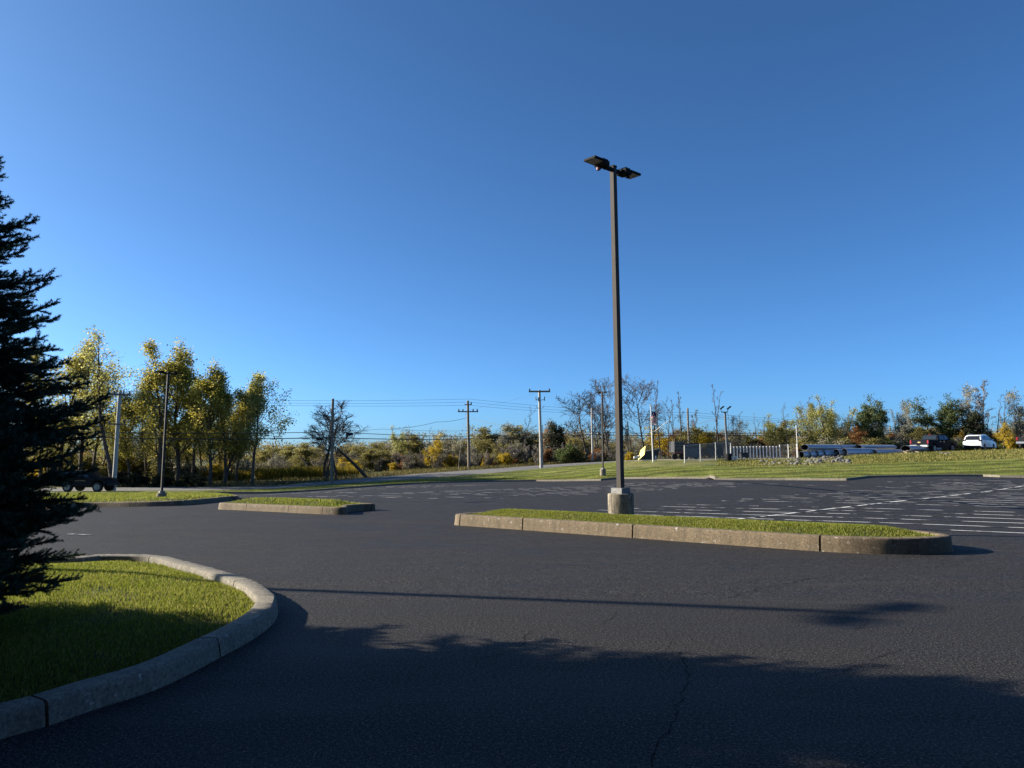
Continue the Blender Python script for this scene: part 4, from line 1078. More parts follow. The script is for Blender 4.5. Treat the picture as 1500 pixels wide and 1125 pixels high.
# ------------------------------------------------------------------ broadleaf trees
V3 = Vector
def grow(rd, st, d, ln, n, wander, up):
    P = [st]; d = d.normalized()
    for i in range(n):
        d = (d + V3((rd.gauss(0, wander), rd.gauss(0, wander), rd.gauss(0, wander * .6) + up))).normalized(); P.append(P[-1] + d * (ln / n))
    return P
def pick(P, t):
    q = t * (len(P) - 1); i = min(len(P) - 2, int(q)); return P[i].lerp(P[i + 1], q - i), (P[i + 1] - P[i]).normalized()
def side_dir(rd, ax, ang, az=None):
    u = ax.orthogonal().normalized(); w = ax.cross(u); a = rd.uniform(0, 2 * PI) if az is None else az
    return ax * math.cos(ang) + (u * math.cos(a) + w * math.sin(a)) * math.sin(ang)
def leaves_np(rg, P, size, flat=0.0):
    n = len(P); d = rg.normal(size=(n, 3)); d[:, 2] *= (1 - flat); d /= np.linalg.norm(d, axis=1, keepdims=True)
    U, V = frames(d); a = rg.uniform(0, 2 * PI, n)[:, None]; A = U * np.cos(a) + V * np.sin(a); B = np.cross(d, A)
    s = (size * rg.uniform(0.55, 1.35, n))[:, None]
    v = np.stack([P - A * s * .5, P + B * s * .36, P + A * s * .55, P - B * s * .36], 1).reshape(-1, 3)
    return v, np.arange(n * 4).reshape(-1, 4)
def tree(seed, leaf, h, n1, t0, ang, len1, shape, n2, n3, l2=0.5, l3=0.45, up=0.06, wander=0.10, r0=None, stems=1, spread=0.0, leaves=10, size=0.26, sig=0.28,
         bark='bark', twig=0.012, flat=0.0, bare_p=0.12, lean=(0, 0), n4=0):
    rd = random.Random(seed); rg = np.random.default_rng(seed)
    tk = MB(); cr = MB(); LP = []
    r0 = r0 or h * 0.013
    for sidx in range(stems):
        az = rd.uniform(0, 6.28); d = V3((lean[0] + math.cos(az) * spread, lean[1] + math.sin(az) * spread, 1))
        hs = h * (1 if sidx == 0 else rd.uniform(0.72, 0.97))
        T = grow(rd, V3((rd.uniform(-.1, .1) * stems, rd.uniform(-.1, .1) * stems, -0.15)), d, hs, 12, wander * 0.35, 0.03)
        tk.tube(T, [max(twig, r0 * (1 - i / 12.5) ** 0.8) for i in range(13)], 7)
        golden = rd.uniform(0, 6.28)
        for k in range(n1):
            f = (k + rd.uniform(0.1, 0.9)) / n1; t = t0 + (0.99 - t0) * f; p, ax = pick(T, t); golden += 2.4
            L1 = hs * len1 * shape(f) * rd.uniform(0.65, 1.2); an = R(ang[0] + (ang[1] - ang[0]) * f + rd.uniform(-9, 9))
            B1 = grow(rd, p, side_dir(rd, ax, an, golden), L1, 6, wander, up)
            r1 = max(twig, r0 * 0.42 * (1 - t * 0.75)); tk.tube(B1, [max(twig, r1 * (1 - i / 7)) for i in range(7)], 5, False)
            bare = rd.random() < bare_p; clump = rd.choice([0.35, 0.7, 1.0, 1.0, 1.6]) * (1.0 if f < 0.8 else 0.45)
            for j in range(n2):
                t2 = 0.22 + 0.78 * (j + rd.random()) / n2; p2_, ax2 = pick(B1, min(0.999, t2))
                L2 = L1 * l2 * (1.15 - 0.6 * t2) * rd.uniform(0.6, 1.25)
                B2 = grow(rd, p2_, side_dir(rd, ax2, R(rd.uniform(22, 55))), L2, 4, wander * 1.2, up)
                cr.tube(B2, [max(twig * 0.8, r1 * 0.4 * (1 - i / 5)) for i in range(5)], 3, False)
                for m in range(n3):
                    t3 = 0.2 + 0.8 * (m + rd.random()) / n3; p3, ax3 = pick(B2, min(0.999, t3)); L3 = max(0.2, L2 * l3 * rd.uniform(0.6, 1.3))
                    B3 = grow(rd, p3, side_dir(rd, ax3, R(rd.uniform(20, 60))), L3, 2, wander * 1.2, up)
                    cr.tube(B3, [twig * 0.8, twig * 0.6, twig * 0.35], 3, False)
                    for m4 in range(n4):
                        p4, ax4 = pick(B3, rd.uniform(0.3, 0.98)); B4 = grow(rd, p4, side_dir(rd, ax4, R(rd.uniform(20, 55))), L3 * 0.6, 2, wander, up); cr.tube(B4, [twig * 0.6, twig * 0.45, twig * 0.25], 3, False)
                    nl = 0 if bare else int(leaves * clump * rd.uniform(0.5, 1.5))
                    for _ in range(nl):
                        c = B3[1 if rd.random() < 0.5 else 2]
                        LP.append((c.x + rd.gauss(0, sig), c.y + rd.gauss(0, sig), c.z + rd.gauss(0, sig * (1 - flat * .6))))
    tm = tk.build('trunk', bark, smooth=True)
    crown = None
    if LP:
        lv, lf = leaves_np(rg, np.array(LP), size, flat)
        tv = np.array(cr.v, dtype=np.float32).reshape(-1, 3); tf = np.array(cr.f)
        v = np.concatenate([tv, lv]); crown = np_mesh('crown', v, [tf, lf + len(tv)], [bark, leaf], fmat=[0] * len(tf) + [1] * len(lf))
    else:
        crown = cr.build('crown', bark)
    zz = max(v.co.z for v in crown.data.vertices)
    return tm, crown, zz
col = lambda f: (0.60 + 0.40 * math.sin(PI * min(1, f * 1.25 + 0.05))) * (1.05 - 0.74 * f)
rnd = lambda f: 0.45 + 0.55 * math.sin(PI * (0.12 + 0.80 * f)) 
dec = lambda f: 1.0 - 0.45 * f
PROTO = {}
def proto(name, kind, *a, **k):
    t, c, z = tree(*a, **k); PROTO[name] = (kind, t, c, z)
POP = dict(n1=26, t0=0.14, ang=(40, 15), len1=0.37, shape=col, n2=5, n3=4, up=0.10, leaves=34, size=0.175, sig=0.29, wander=0.13)
proto('pop1', 'poplar_tree', 1, 'leaf_poplar', 15, **POP)
proto('pop2', 'poplar_tree', 2, 'leaf_poplar', 15, **{**POP, 'n1': 26, 'len1': 0.40, 'bare_p': 0.25, 'lean': (0.05, 0)})
proto('pop3', 'poplar_tree', 3, 'leaf_poplar', 15, **{**POP, 'stems': 2, 'spread': 0.10, 'n1': 18, 'len1': 0.34})
proto('pop4', 'poplar_tree', 4, 'leaf_poplar_dull', 13, **{**POP, 'n1': 24, 'len1': 0.42, 'ang': (42, 16), 't0': 0.24})
proto('pop5', 'poplar_tree', 5, 'leaf_poplar_dull', 15, **{**POP, 'leaves': 8, 'n1': 20, 'size': 0.16, 'len1': 0.36, 't0': 0.3, 'sig': 0.22})
proto('pop6', 'poplar_tree', 6, 'leaf_poplar', 15, **{**POP, 'leaves': 18, 'n1': 22, 'size': 0.16, 'len1': 0.36, 't0': 0.2})
RND = dict(n1=14, t0=0.10, ang=(62, 24), len1=0.42, shape=rnd, n2=5, n3=4, up=0.05, leaves=18, size=0.21, sig=0.25, wander=0.14, stems=2, spread=0.16, twig=0.010)
proto('olive1', 'broadleaf_tree', 11, 'leaf_olive', 6, **RND)
proto('olive2', 'broadleaf_tree', 12, 'leaf_olive', 6, **{**RND, 'n1': 12, 'leaves': 14})
proto('grey1', 'broadleaf_tree', 13, 'leaf_grey', 6, **{**RND, 'leaves': 14, 'size': 0.18})
proto('grey2', 'broadleaf_tree', 14, 'leaf_grey', 8, **{**RND, 'leaves': 9, 'size': 0.18, 'stems': 2, 'len1': 0.3, 'ang': (45, 20), 't0': 0.25})
proto('gold1', 'broadleaf_tree', 15, 'leaf_gold', 6, **{**RND, 'leaves': 18, 'stems': 1, 'len1': 0.36})
proto('rust1', 'broadleaf_tree', 16, 'leaf_rust', 5, **{**RND, 'leaves': 12, 'stems': 2})
proto('green1', 'broadleaf_tree', 17, 'leaf_green', 8, **{**RND, 'leaves': 20, 'stems': 2, 'n1': 15, 't0': 0.28, 'len1': 0.36, 'flat': 0.45, 'sig': 0.30, 'ang': (75, 30), 'bare_p': 0.1})
proto('green2', 'broadleaf_tree', 18, 'leaf_green', 8, **{**RND, 'leaves': 20, 'stems': 1, 'n1': 16, 't0': 0.25, 'len1': 0.36, 'flat': 0.45, 'sig': 0.30, 'ang': (72, 30), 'bare_p': 0.15})
proto('dark1', 'broadleaf_tree', 19, 'leaf_dark', 5, **{**RND, 'leaves': 14, 'stems': 2, 'bare_p': 0.02, 'len1': 0.36})
proto('will1', 'broadleaf_tree', 20, 'leaf_poplar_dull', 10, **{**POP, 'stems': 3, 'spread': 0.24, 'n1': 15, 'len1': 0.34, 'leaves': 11, 'size': 0.17, 'twig': 0.014})
BARE = dict(n1=15, t0=0.26, ang=(62, 24), len1=0.44, shape=dec, n2=7, n3=6, n4=2, l2=0.52, l3=0.5, up=0.05, wander=0.15, leaves=0, twig=0.024, bare_p=1.0)
proto('bare1', 'bare_tree', 31, 'leaf_grey', 10, **BARE)
proto('bare2', 'bare_tree', 32, 'leaf_grey', 10, **{**BARE, 'n1': 12, 't0': 0.35})
proto('bare3', 'bare_tree', 33, 'leaf_grey', 9, **{**BARE, 'stems': 3, 'spread': 0.24, 'n1': 8, 'len1': 0.36, 't0': 0.3})
proto('bare4', 'bare_tree', 34, 'leaf_grey', 9, **{**BARE, 'stems': 2, 'spread': 0.10, 'n1': 9, 'len1': 0.22, 'ang': (32, 16), 'bark': 'pale_bark'})
SN = dict(n1=9, t0=0.3, ang=(45, 25), len1=0.10, shape=dec, n2=3, n3=2, up=0.04, wander=0.12, leaves=0, twig=0.02, bare_p=1.0)
proto('snag1', 'dead_tree', 41, 'leaf_grey', 9, **{**SN, 'r0': 0.10})
proto('snag2', 'dead_tree', 42, 'leaf_grey', 9, **{**SN, 'n1': 6, 'r0': 0.11, 'lean': (0.03, 0), 'len1': 0.14})
proto('snag3', 'dead_tree', 43, 'leaf_grey', 9, **{**SN, 'n1': 7, 't0': 0.6, 'len1': 0.2, 'r0': 0.09})
proto('brush', 'bush', 61, 'leaf_grey', 3.2, n1=7, t0=0.05, ang=(45, 20), len1=0.5, shape=rnd, n2=5, n3=5, n4=2, up=0.08, leaves=1, size=0.15, sig=0.2, wander=0.16, stems=5, spread=0.35, twig=0.020, r0=0.035, bark='pale_bark', bare_p=0.5)
BU = dict(n1=7, t0=0.05, ang=(60, 25), len1=0.5, shape=rnd, n2=5, n3=4, up=0.05, leaves=12, size=0.17, sig=0.17, wander=0.16, stems=4, spread=0.5, twig=0.008, r0=0.03)
proto('b_dark', 'bush', 51, 'leaf_dark', 2.6, **BU)
proto('b_gold', 'bush', 52, 'leaf_gold', 2.6, **BU)
proto('b_rust', 'bush', 53, 'leaf_rust', 2.6, **{**BU, 'leaves': 9})
proto('b_olive', 'bush', 54, 'leaf_olive', 2.6, **BU)
proto('b_green', 'bush', 55, 'leaf_green', 2.6, **BU)
proto('b_grey', 'bush', 56, 'leaf_grey', 2.6, **{**BU, 'leaves': 7})
rt = random.Random(77)
USED = set()
def plant(var, px, top, d, label, group=None, wide=1.0, rz=None):
    kind, t, c, zz = PROTO[var]
    b = ground_at(px, d); H = at(px, top, d).z - b.z; s = max(0.25, H / zz)
    root = empty(kind, b, label, 'bush' if kind == 'bush' else 'tree', group, rt.uniform(0, 6.28) if rz is None else R(rz))
    root.scale = (s * wide, s * wide, s)
    for src in (t, c):
        if src.name in USED:
            o = src.copy(); C.objects.link(o)
        else: o = src; USED.add(src.name)
        o.parent = root
    return root
TREES = []
TG = 'yellowing poplars left of the street'
for a in [
 ('pop2', 62, 510, 78, 'yellow poplar directly behind the spruce tip'),
 ('pop6', 88, 494, 80, 'thin-leaved poplar just right of the spruce'),
 ('pop6', 118, 489, 82, 'tall thin-leaved poplar, second right of the spruce'),
 ('pop5', 163, 483, 74, 'tall half-bare tree with a dark straight trunk beside the pale utility pole'),
 ('pop4', 137, 540, 84, 'dull yellow poplar behind the pale utility pole'),
 ('pop1', 192, 568, 80, 'shorter poplar between the pale utility pole and the far-left lamp'),
 ('pop4', 214, 556, 86, 'dull poplar behind the far-left lamp'),
 ('pop2', 237, 489, 76, 'tallest poplar, leaning behind the far-left lamp', 1.05, 160),
 ('pop1', 262, 497, 80, 'tall dense poplar right of the far-left lamp', 1.1),
 ('pop4', 283, 547, 85, 'dull poplar filling in between the tall dense poplar and the pointed golden one'),
 ('pop1', 309, 526, 77, 'pointed golden poplar in the middle of the row', 1.1),
 ('pop3', 330, 545, 80, 'twin-stemmed poplar right of the pointed golden one'),
 ('pop4', 347, 570, 84, 'dull poplar left of the last poplar of the row'),
 ('pop4', 371, 539, 78, 'greener poplar at the right end of the row, standing clear against the sky', 0.95, 40)]:
    plant(a[0], a[1], a[2], a[3], a[4], TG, *((a[5] * 1.2,) + tuple(a[6:]) if len(a) > 5 else (1.25,)))
for px, top, d, v in ((100, 590, 90, 'pop1'), (150, 600, 92, 'pop4'), (178, 610, 90, 'pop3'), (205, 615, 92, 'pop1'), (228, 600, 94, 'pop6'), (252, 590, 92, 'pop3'), (275, 600, 90, 'pop1'), (296, 600, 92, 'pop4'), (320, 605, 93, 'pop1'), (70, 600, 90, 'pop4'), (345, 620, 92, 'pop3')):
    plant(v, px, top, d, 'smaller yellow-green poplar filling the background of the left grove', 'background poplars of the left grove', 1.25)
for k in range(16):
    px = 75 + k * 18.5 + rt.uniform(-5, 5)
    plant(rt.choice(['b_olive', 'b_gold', 'b_olive', 'b_grey']), px, rt.uniform(655, 682), rt.uniform(86, 96), 'olive or yellow understorey bush between the poplar trunks', 'understorey bushes of the left grove', 1.4)
for k, px in enumerate((100, 128, 150, 178, 197, 214, 232, 250, 266, 281, 294)):
    plant('b_dark', px, 690 + (k % 3) * 4 - (4 if k < 6 else -2), 74.5 + (k % 2), 'dark shaded bush in the low hedge under the poplars', 'dark hedge under the poplars', 1.35)
# trees off the left edge whose shadows cross the street and verge
for x, y, s in ((-62, 70, 15), (-72, 76, 16), (-56, 60, 12), (-84, 72, 16), (-70, 64, 14), (-95, 80, 16), (-60, 78, 14), (-52, 67, 13), (-78, 84, 15), (-48, 77, 14), (-92, 66, 14), (-66, 90, 15), (-104, 74, 15)):
    kind, t, c, zz = PROTO['pop1' if (x % 3) else 'pop4']; r2 = empty(kind, (x, y, gz(x, y)), 'yellow poplar outside the left edge shading the street', 'tree', 'poplars outside the left edge', rt.uniform(0, 6))
    s *= 0.5; r2.scale = (s / zz * 1.1, s / zz * 1.1, s / zz)
    for src in (t, c): o = src.copy(); C.objects.link(o); o.parent = r2
# middle wood
MG = 'low mixed wood beyond the street'
for a in [
 ('olive1', 384, 660, 112), ('olive2', 402, 654, 118), ('olive1', 425, 652, 112), ('olive1', 447, 648, 108), ('olive2', 462, 655, 114), ('grey1', 412, 664, 106), ('olive2', 436, 668, 102), ('grey1', 395, 670, 103),
 ('grey1', 512, 664, 108), ('olive2', 522, 656, 110), ('grey2', 536, 652, 112), ('olive2', 550, 652, 110), ('grey1', 563, 650, 114), ('olive1', 541, 662, 104), ('olive2', 558, 664, 104),
 ('olive1', 600, 640, 108), ('grey1', 608, 630, 118), ('grey1', 647, 642, 112), ('grey2', 655, 634, 114), ('grey1', 666, 648, 108), ('olive1', 674, 650, 110), ('grey1', 697, 636, 112), ('olive2', 706, 648, 108),
 ('olive1', 716, 628, 112), ('grey1', 728, 640, 110), ('grey2', 742, 622, 112), ('olive2', 752, 626, 114), ('grey1', 764, 632, 112), ('grey2', 776, 638, 116), ('olive1', 786, 640, 112), ('grey1', 690, 655, 104), ('grey1', 757, 650, 106), ('olive2', 735, 655, 105),
 ('olive2', 845, 646, 112), ('olive1', 860, 650, 115), ('grey1', 873, 648, 116), ('grey1', 890, 655, 112), ('olive2', 905, 652, 116), ('grey1', 922, 655, 114), ('grey2', 936, 640, 118), ('grey1', 975, 640, 118), ('olive2', 962, 650, 118), ('grey1', 988, 655, 114), ('grey1', 1005, 652, 116)]:
    plant(a[0], a[1], a[2] - (7 if a[1] > 500 else 3), a[3], ('olive-leaved' if a[0][0] == 'o' else 'grey-leaved') + ' small tree in the low mixed wood beyond the street', MG + (', olive' if a[0][0] == 'o' else ', grey'), 1.5)
for a in [
 ('will1', 586, 621, 106, 'pale round-topped tree rising above the low wood, left of the golden tree'),
 ('gold1', 629, 633, 100, 'bright golden tree standing in the low wood beyond the street', 0.95),
 ('grey2', 801, 612, 108, 'thin pale-leaved tree right behind the fuse-switch utility pole'),
 ('dark1', 816, 612, 106, 'dark pointed tree right of the fuse-switch utility pole', 0.8),
 ('rust1', 808, 622, 108, 'reddish-brown tree in front of the dark pointed tree', 0.8),
 ('snag3', 766, 594, 104, 'slender dead tree with a forked top above the low wood'),
 ('bare1', 858, 566, 108, 'bare round-crowned tree left of the far lamp', 1.5),
 ('bare2', 893, 550, 104, 'bare tree hidden behind the nearest lamp pole', 1.2),
 ('bare3', 880, 574, 108, 'many-stemmed bare tree behind the far lamp', 0.7),
 ('bare1', 944, 543, 104, 'tallest bare tree, between the nearest lamp pole and the flag', 1.2),
 ('snag2', 926, 600, 106, 'short ivy-clad dead trunk left of the plough blade'),
 ('snag1', 955, 556, 106, 'dead trunk right behind the flag'),
 ('snag1', 967, 562, 108, 'tall dead trunk, first right of the flag'),
 ('snag2', 979, 592, 108, 'dead trunk, second right of the flag'),
 ('snag1', 986, 585, 108, 'dead trunk, third right of the flag'),
 ('snag3', 992, 580, 108, 'fork-topped dead trunk left of the armless utility pole'),
 ('snag1', 999, 573, 110, 'twiggy dead trunk just left of the armless utility pole'),
 ('snag1', 1004, 580, 112, 'dead trunk touching the armless utility pole'),
 ('snag1', 1018, 628, 110, 'short dead trunk right of the armless utility pole'),
 ('snag2', 1032, 622, 110, 'short dead trunk above the box trailer'),
 ('snag1', 1040, 620, 108, 'thin dead trunk left of the flood light pole'),
 ('snag2', 1049, 572, 104, 'leaning tall dead trunk left of the flood light pole'),
 ('snag1', 1055, 562, 104, 'tallest dead trunk, just left of the flood light pole'),
 ('bare2', 1075, 607, 102, 'bare broken tree with a long limb right of the flood light pole', 0.8),
 ('grey2', 1080, 612, 104, 'grey-leaved tree right of the flood light pole', 1.0),
 ('snag3', 1104, 614, 112, 'slim dead stem between the grey-leaved and the golden-green tree'),
 ('snag3', 1116, 618, 114, 'faint far dead stem left of the golden-green tree'),
 ('rust1', 1012, 640, 112, 'reddish small tree above the trailers', 1.3),
 ('gold1', 1030, 634, 114, 'pale golden small tree above the box trailer', 1.3),
 ('rust1', 1062, 650, 110, 'rusty low tree behind the flood light pole', 1.2),
 ('will1', 1138, 603, 102, 'golden-green rounded tree left of the pipes', 1.5),
 ('olive1', 1150, 612, 104, 'olive tree overlapping the golden-green one on its right', 1.0),
 ('snag3', 1155, 590, 100, 'dead stem at the right of the golden-green tree'),
 ('snag3', 1163, 586, 100, 'fork-topped dead stem above the white marker pole'),
 ('snag1', 1188, 580, 102, 'straight dead trunk left of the tall willow-like tree'),
 ('will1', 1206, 577, 102, 'tall willow-like tree above the left end of the pipes', 1.4),
 ('will1', 1226, 582, 103, 'leaning willow-like tree, second of the pair above the pipes', 1.2),
 ('pop4', 1194, 588, 106, 'pale thin tree behind the willow-like pair'),
 ('snag1', 1242, 595, 106, 'slim dark stem right of the willow-like pair'),
 ('green1', 1271, 576, 102, 'dark green spreading tree above the middle of the pipes', 0.95),
 ('rust1', 1263, 622, 98, 'rusty red-brown tree directly above the pipes', 1.2),
 ('grey2', 1291, 604, 104, 'pale thin tree at the right shoulder of the dark green one'),
 ('grey2', 1326, 583, 100, 'sparse pale tree standing free left of the pickup', 0.85),
 ('grey2', 1336, 590, 104, 'second sparse pale tree, close to the pickup', 0.75),
 ('green2', 1362, 576, 100, 'big dark green tree behind the pickup', 1.0),
 ('green1', 1390, 574, 100, 'dark green tree between the pickup and the white car', 0.9),
 ('olive1', 1350, 622, 98, 'low olive tree left behind the pickup', 1.3),
 ('grey2', 1422, 558, 100, 'sparse grey-leaved tall tree above the white car', 0.9),
 ('dark1', 1432, 598, 98, 'dark dense tree right behind the white car', 1.1),
 ('bare4', 1446, 553, 98, 'tall bare pale-stemmed tree right of the white car', 1.0),
 ('snag2', 1461, 578, 100, 'dead stem left of the golden bush at right'),
 ('snag1', 1470, 580, 100, 'dead stem above the golden bush at right'),
 ('gold1', 1471, 618, 94, 'golden bush-like tree right of the white car', 1.15),
 ('rust1', 1450, 622, 98, 'small red-leaved tree behind the nose of the white car', 0.8),
 ('grey2', 1497, 566, 98, 'grey-green tree cut by the right edge', 1.0),
 ('grey1', 1488, 606, 102, 'greyish low tree behind the golden bush at right', 1.3),
 ('b_gold', 1487, 637, 84, 'yellow bush between the white car and the grey truck', 0.9),
 ('b_gold', 746, 661, 100, 'bright yellow bush left of the fuse-switch pole', 1.2),
 ('b_gold', 674, 671, 100, 'yellow bush just left of the bent utility pole', 1.1),
 ('b_gold', 577, 676, 100, 'small bright yellow bush left of the golden tree', 1.0),
 ('b_gold', 712, 664, 102, 'pale gold bush right of the bent utility pole', 1.0),
 ('b_gold', 655, 664, 101, 'orange-gold bush right of the golden tree', 1.2),
 ('b_rust', 592, 668, 102, 'red-brown bush between the small yellow bush and the golden tree', 1.2),
 ('b_rust', 722, 676, 100, 'red-brown bush below the pale gold one', 1.2),
 ('b_rust', 798, 655, 103, 'red bush at the foot of the fuse-switch utility pole', 0.8),
 ('b_rust', 1166, 653, 79, 'rusty bush at the fence end beside the pipes', 0.7),
 ('b_green', 826, 650, 100, 'dark green bush right of the fuse-switch utility pole', 1.5),
 ('b_olive', 848, 655, 100, 'olive bush below the bare round-crowned tree', 1.5),
 ('b_gold', 920, 660, 94, 'yellow-green bush left of the plough blade', 1.0),
 ('b_olive', 780, 668, 102, 'olive bush left of the fuse-switch utility pole', 1.3),
 ('b_gold', 521, 672, 96, 'yellow bush right of the leafless tree', 1.1),
 ('b_gold', 500, 666, 100, 'thin yellow bush behind the leafless tree', 1.0)]:
    plant(a[0], a[1], a[2], a[3], a[4], None, *(a[5:] or ()))
for k in range(34):
    px = 560 + k * 10 + rt.uniform(-4, 4)
    if 905 < px < 960: continue
    plant(rt.choice(['b_grey', 'b_olive', 'b_rust', 'b_grey']), px, rt.uniform(662, 678) - max(0, (px - 640)) * 0.03, rt.uniform(100, 108), 'low brownish bush along the edge of the wood', 'brownish bushes along the edge of the wood', 1.3)
for k in range(46):
    px = 985 + k * 11.3 + rt.uniform(-4, 4)
    plant(rt.choice(['grey1', 'olive2', 'olive1', 'rust1', 'olive1', 'gold1']), px, rt.uniform(622, 645), rt.uniform(104, 116), 'low brownish, olive or gold tree in the thicket behind the yard', 'thicket behind the yard', 1.9)
for k in range(26):
    px = 1180 + k * 13 + rt.uniform(-5, 5)
    plant(rt.choice(['b_olive', 'b_grey', 'b_olive', 'b_green']), px, rt.uniform(638, 648), rt.uniform(95, 100), 'olive bush at the foot of the thicket behind the yard', 'bushes at the foot of the thicket', 1.5)
for k in range(62):
    px = 385 + k * 18.2 + rt.uniform(-7, 7)
    if 905 < px < 960: continue
    d_ = rt.uniform(99, 106) if px > 560 else rt.uniform(95, 104)
    top = float(np.interp(px, [380, 560, 760, 900, 1000, 1500], [672, 662, 648, 652, 650, 632])) + rt.uniform(-9, 9)
    plant('brush', px, top, d_, 'bare grey brush with many thin stems along the front of the woods', 'bare grey brush along the woods', rt.uniform(0.9, 1.4))
for k in range(44):
    px = 570 + k * 21.5 + rt.uniform(-8, 8)
    top = float(np.interp(px, [560, 800, 900, 1060, 1150, 1500], [640, 625, 605, 606, 622, 596])) + rt.uniform(-12, 16)
    plant(rt.choice(['snag1', 'snag3', 'bare4', 'snag2']), px, top, rt.uniform(106, 116), 'thin bare stem rising from the woods far behind', 'thin bare stems rising from the woods', rt.uniform(0.7, 1.2))
# leafless tree with a fallen trunk behind the brown pole
for px, top, d, lab, w in ((479, 588, 84, 'leafless spreading tree left behind the brown utility pole', 1.8), (493, 590, 83, 'leafless spreading tree right behind the brown utility pole', 1.5)):
    plant('bare3' if px < 485 else 'bare2', px, top, d, lab, None, w)
A = ground_at(537, 84); B_ = at(494, 655, 82)
m = MB(); P = [A.lerp(B_, t) + V3((0, 0, 0.1 * math.sin(5 * t))) for t in (0, .3, .6, .85, 1)]; m.tube(P, [0.2, 0.18, 0.15, 0.12, 0.09], 8)
ft = empty('fallen_tree', A, 'thick dead trunk leaning left against the leafless tree', 'tree'); tr_ = m.build('trunk', 'bark', smooth=True); tr_.parent = ft; tr_.location = -A
m = MB(); A2 = ground_at(461, 96); B2 = at(440, 668, 96); m.tube([A2, A2.lerp(B2, .5) + V3((0, 0, .15)), B2], [0.16, 0.13, 0.08], 6)
tag(m.build('dead_tree', 'bark', smooth=True), 'slim dead trunk leaning left in front of the olive trees', 'tree')

for k_, (kd, t, c, z) in PROTO.items():
    if t.name not in USED: bpy.data.objects.remove(t); bpy.data.objects.remove(c)
# far wood as one mass
def mass(name, specs, mat, seed, size):
    rg = np.random.default_rng(seed); LP = []; mb = MB()
    for (x, y, z0, h, w, n) in specs:
        nc = rg.integers(7, 14); c = np.stack([rg.normal(0, 0.33, nc) * w, rg.normal(0, 0.33, nc) * w, rg.uniform(0.15, 0.95, nc) * h], 1)
        k = rg.integers(0, nc, n); p = c[k] + rg.normal(0, 1, (n, 3)) * np.array([w * 0.16, w * 0.16, h * 0.11]); p[:, 2] = np.clip(p[:, 2], 0, h * 1.15)
        LP.append(p + np.array([x, y, z0]))
        mb.tube([(x, y, z0 - 0.3), (x + rg.normal(0, .2), y, z0 + h * 0.5), (x + rg.normal(0, .4), y, z0 + h)], [0.12, 0.08, 0.02], 4, False)
    lv, lf = leaves_np(rg, np.concatenate(LP), size); tv = np.array(mb.v, np.float32); tf = np.array(mb.f)
    o = np_mesh(name, np.concatenate([tv, lv]), [tf, lf + len(tv)], ['bark', mat], fmat=[0] * len(tf) + [1] * len(lf)); return o
wood = []
for k in range(330):
    px = rt.uniform(-350, 1850); d = rt.uniform(118, 165); b = ground_at(px, d)
    top = np.interp(px, [-350, 380, 420, 560, 800, 900, 1000, 1150, 1850], [640, 655, 662, 656, 640, 645, 650, 640, 628]) + rt.uniform(-12, 6)
    h = max(1.5, at(px, top, d).z - b.z); wood.append((b.x, b.y, b.z, h, max(3.0, h * 0.8), 620))
tag(mass('distant_woods', wood, 'leaf_wood', 5, 0.30), 'far band of brown and olive autumn woods along the skyline', 'woods', None, 'stuff')
leaf_mat('dry_blades', [(0.06, 0.055, 0.022), (0.11, 0.10, 0.035), (0.17, 0.145, 0.06), (0.24, 0.2, 0.10)], 0.4, 0.5, False, 0.5)
leaf_mat('lawn_blade', [(0.11, 0.13, 0.02), (0.16, 0.18, 0.03), (0.23, 0.23, 0.05)], 0.45, 0.3, False, 0.6)
leaf_mat('bank_blades', [(0.07, 0.085, 0.02), (0.15, 0.155, 0.04), (0.26, 0.24, 0.075), (0.36, 0.30, 0.12)], 0.4, 0.5, False, 0.5)
Ed2 = (cols, [KN[c][0][1] + 0.6 for c in cols])
# weeds and meadow grass
def scatter(name, label, regions, mat, hgt, wid, lean=0.5):
    X, Y = [], []
    for px0, px1, d0, d1, n in regions:
        px = rng.uniform(px0, px1, n); d = rng.uniform(0, 1, n)
        dd0 = np.interp(px, d0[0], d0[1]) if isinstance(d0, tuple) else d0; dd1 = np.interp(px, d1[0], d1[1]) if isinstance(d1, tuple) else d1
        d = dd0 + (dd1 - dd0) * d; X.append((px - 750) / F * d * 0.995); Y.append(d)
    X, Y = np.concatenate(X), np.concatenate(Y); Z = np.array([gz(a, b) for a, b in zip(X, Y)])
    v, f = blades_np(X, Y, Z, hgt, wid, lean); o = np_mesh(name, v, f, mat); tag(o, label, 'grass', None, 'stuff'); return o
scatter('tall_weeds', 'tall golden weeds beyond the street between the poplars and the leafless tree', [(376, 484, 87, 94, 5200), (322, 372, 87, 92, 1300), (484, 530, 90, 95, 700)], 'weeds', 1.25, 0.07, 0.4)
S2d = (cols, [KN[c][3][1] for c in cols]); Wd = (cols, [KN[c][4][1] for c in cols]); Md = (cols, [KN[c][1][1] for c in cols]); S1d = (cols, [KN[c][2][1] for c in cols]); Ed = (cols, [KN[c][0][1] for c in cols])
scatter('meadow_grass', 'dry meadow grass along the far side of the street', [(100, 560, S2d, Wd, 4000), (560, 930, S2d, Wd, 7000)], 'dry_blades', 0.36, 0.05, 0.7)
scatter('bank_grass', 'coarse unmown grass on the bank below the parked vehicles', [(1050, 1155, Md, S1d, 2500), (1155, 1245, Md, S1d, 900), (1245, 1560, Md, S1d, 11000)], 'bank_blades', 0.17, 0.045, 0.8)
scatter('lawn_blades', 'mown lawn grass between the far kerb and the bank', [(560, 1560, Ed2, Md, 16000), (300, 940, Md, S1d, 6000)], 'lawn_blade', 0.10, 0.022, 0.8)

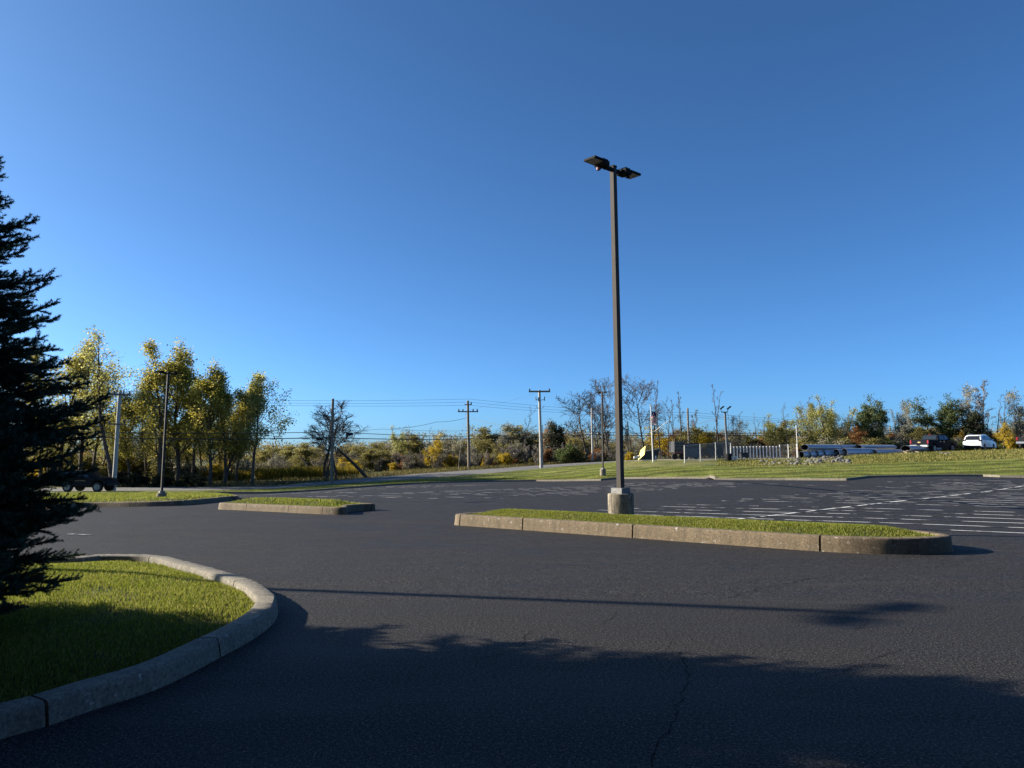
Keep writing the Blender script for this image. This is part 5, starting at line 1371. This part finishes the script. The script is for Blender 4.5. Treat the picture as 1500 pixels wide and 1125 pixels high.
# ------------------------------------------------------------------ the building behind the camera, added to block sky and deepen the foreground shade
concrete_mat('dark_brick', (0.07, 0.045, 0.035), (0.11, 0.07, 0.055))
def blocker(x0, x1, y0, y1, h, label):
    root = empty('light_blocker', ((x0 + x1) / 2, (y0 + y1) / 2, 0), label, 'blocker', None)
    cx, cy = (x0 + x1) / 2, (y0 + y1) / 2
    m = MB(); m.box((0, 0, h / 2), (x1 - x0, y1 - y0, h)); m.build('wall', 'dark_brick', root)
    m = MB(); m.box((0, 0, h + 0.15), (x1 - x0 + 0.4, y1 - y0 + 0.4, 0.3)); m.build('roof', 'trailer_dark', root)
    for k in range(int((x1 - x0) / 3)):
        for z in (1.6, 4.6):
            if z + 1 < h:
                f = MB(); x = x0 - cx + 1.5 + 3 * k; f.box((x, (y1 - y0) / 2 + 0.03, z), (1.7, 0.08, 1.6)); w_ = f.build('window', 'trailer_grey', root)
                g_ = MB(); g_.box((x, (y1 - y0) / 2 + 0.075, z), (1.5, 0.02, 1.4)); g_.build('pane', 'car_glass', w_)
for bb in BLOCKERS: blocker(*bb)

# ------------------------------------------------------------------ light and sky
SUN_EL, SUN_AZ = R(21.0), R(12.0)    # left of the view, a little ahead
S = V3((-math.cos(SUN_EL) * math.cos(SUN_AZ), math.cos(SUN_EL) * math.sin(SUN_AZ), math.sin(SUN_EL)))
sl = bpy.data.lights.new('sun', 'SUN'); sl.energy = SUN_E; sl.angle = R(0.5); sl.color = (1.0, 0.90, 0.74)
so = bpy.data.objects.new('sun', sl); C.objects.link(so); so.rotation_euler = S.to_track_quat('Z', 'Y').to_euler(); so.location = S * 60
w = bpy.data.worlds.new('World'); bpy.context.scene.world = w; w.use_nodes = True
nt = w.node_tree; nt.nodes.clear()
wo = nt.nodes.new('ShaderNodeOutputWorld'); bg = nt.nodes.new('ShaderNodeBackground'); sk = nt.nodes.new('ShaderNodeTexSky')
sk.sky_type = 'NISHITA'; sk.sun_disc = False; sk.sun_elevation = SUN_EL; sk.sun_rotation = math.atan2(S.x, S.y)
sk.altitude = SKY[0]; sk.air_density = SKY[1]; sk.dust_density = SKY[2]; sk.ozone_density = SKY[3]
hs = N(nt, 'Gamma', Gamma=1.02)
tint = mixc(nt, 1.0, hs.outputs[0], (0.77, 1.0, 0.985), 'MULTIPLY'); L(nt, sk.outputs[0], hs.inputs['Color']); L(nt, tint, bg.inputs[0]); bg.inputs[1].default_value = SKY[4]; L(nt, bg.outputs[0], wo.inputs[0])
sc = bpy.context.scene
sc.view_settings.view_transform = 'Standard'; sc.view_settings.look = 'None'; sc.view_settings.gamma = 1.0; sc.view_settings.exposure = EXPO
sc.cycles.max_bounces = 6; sc.cycles.diffuse_bounces = 3; sc.cycles.transparent_max_bounces = 8; sc.cycles.caustics_reflective = False; sc.cycles.caustics_refractive = False
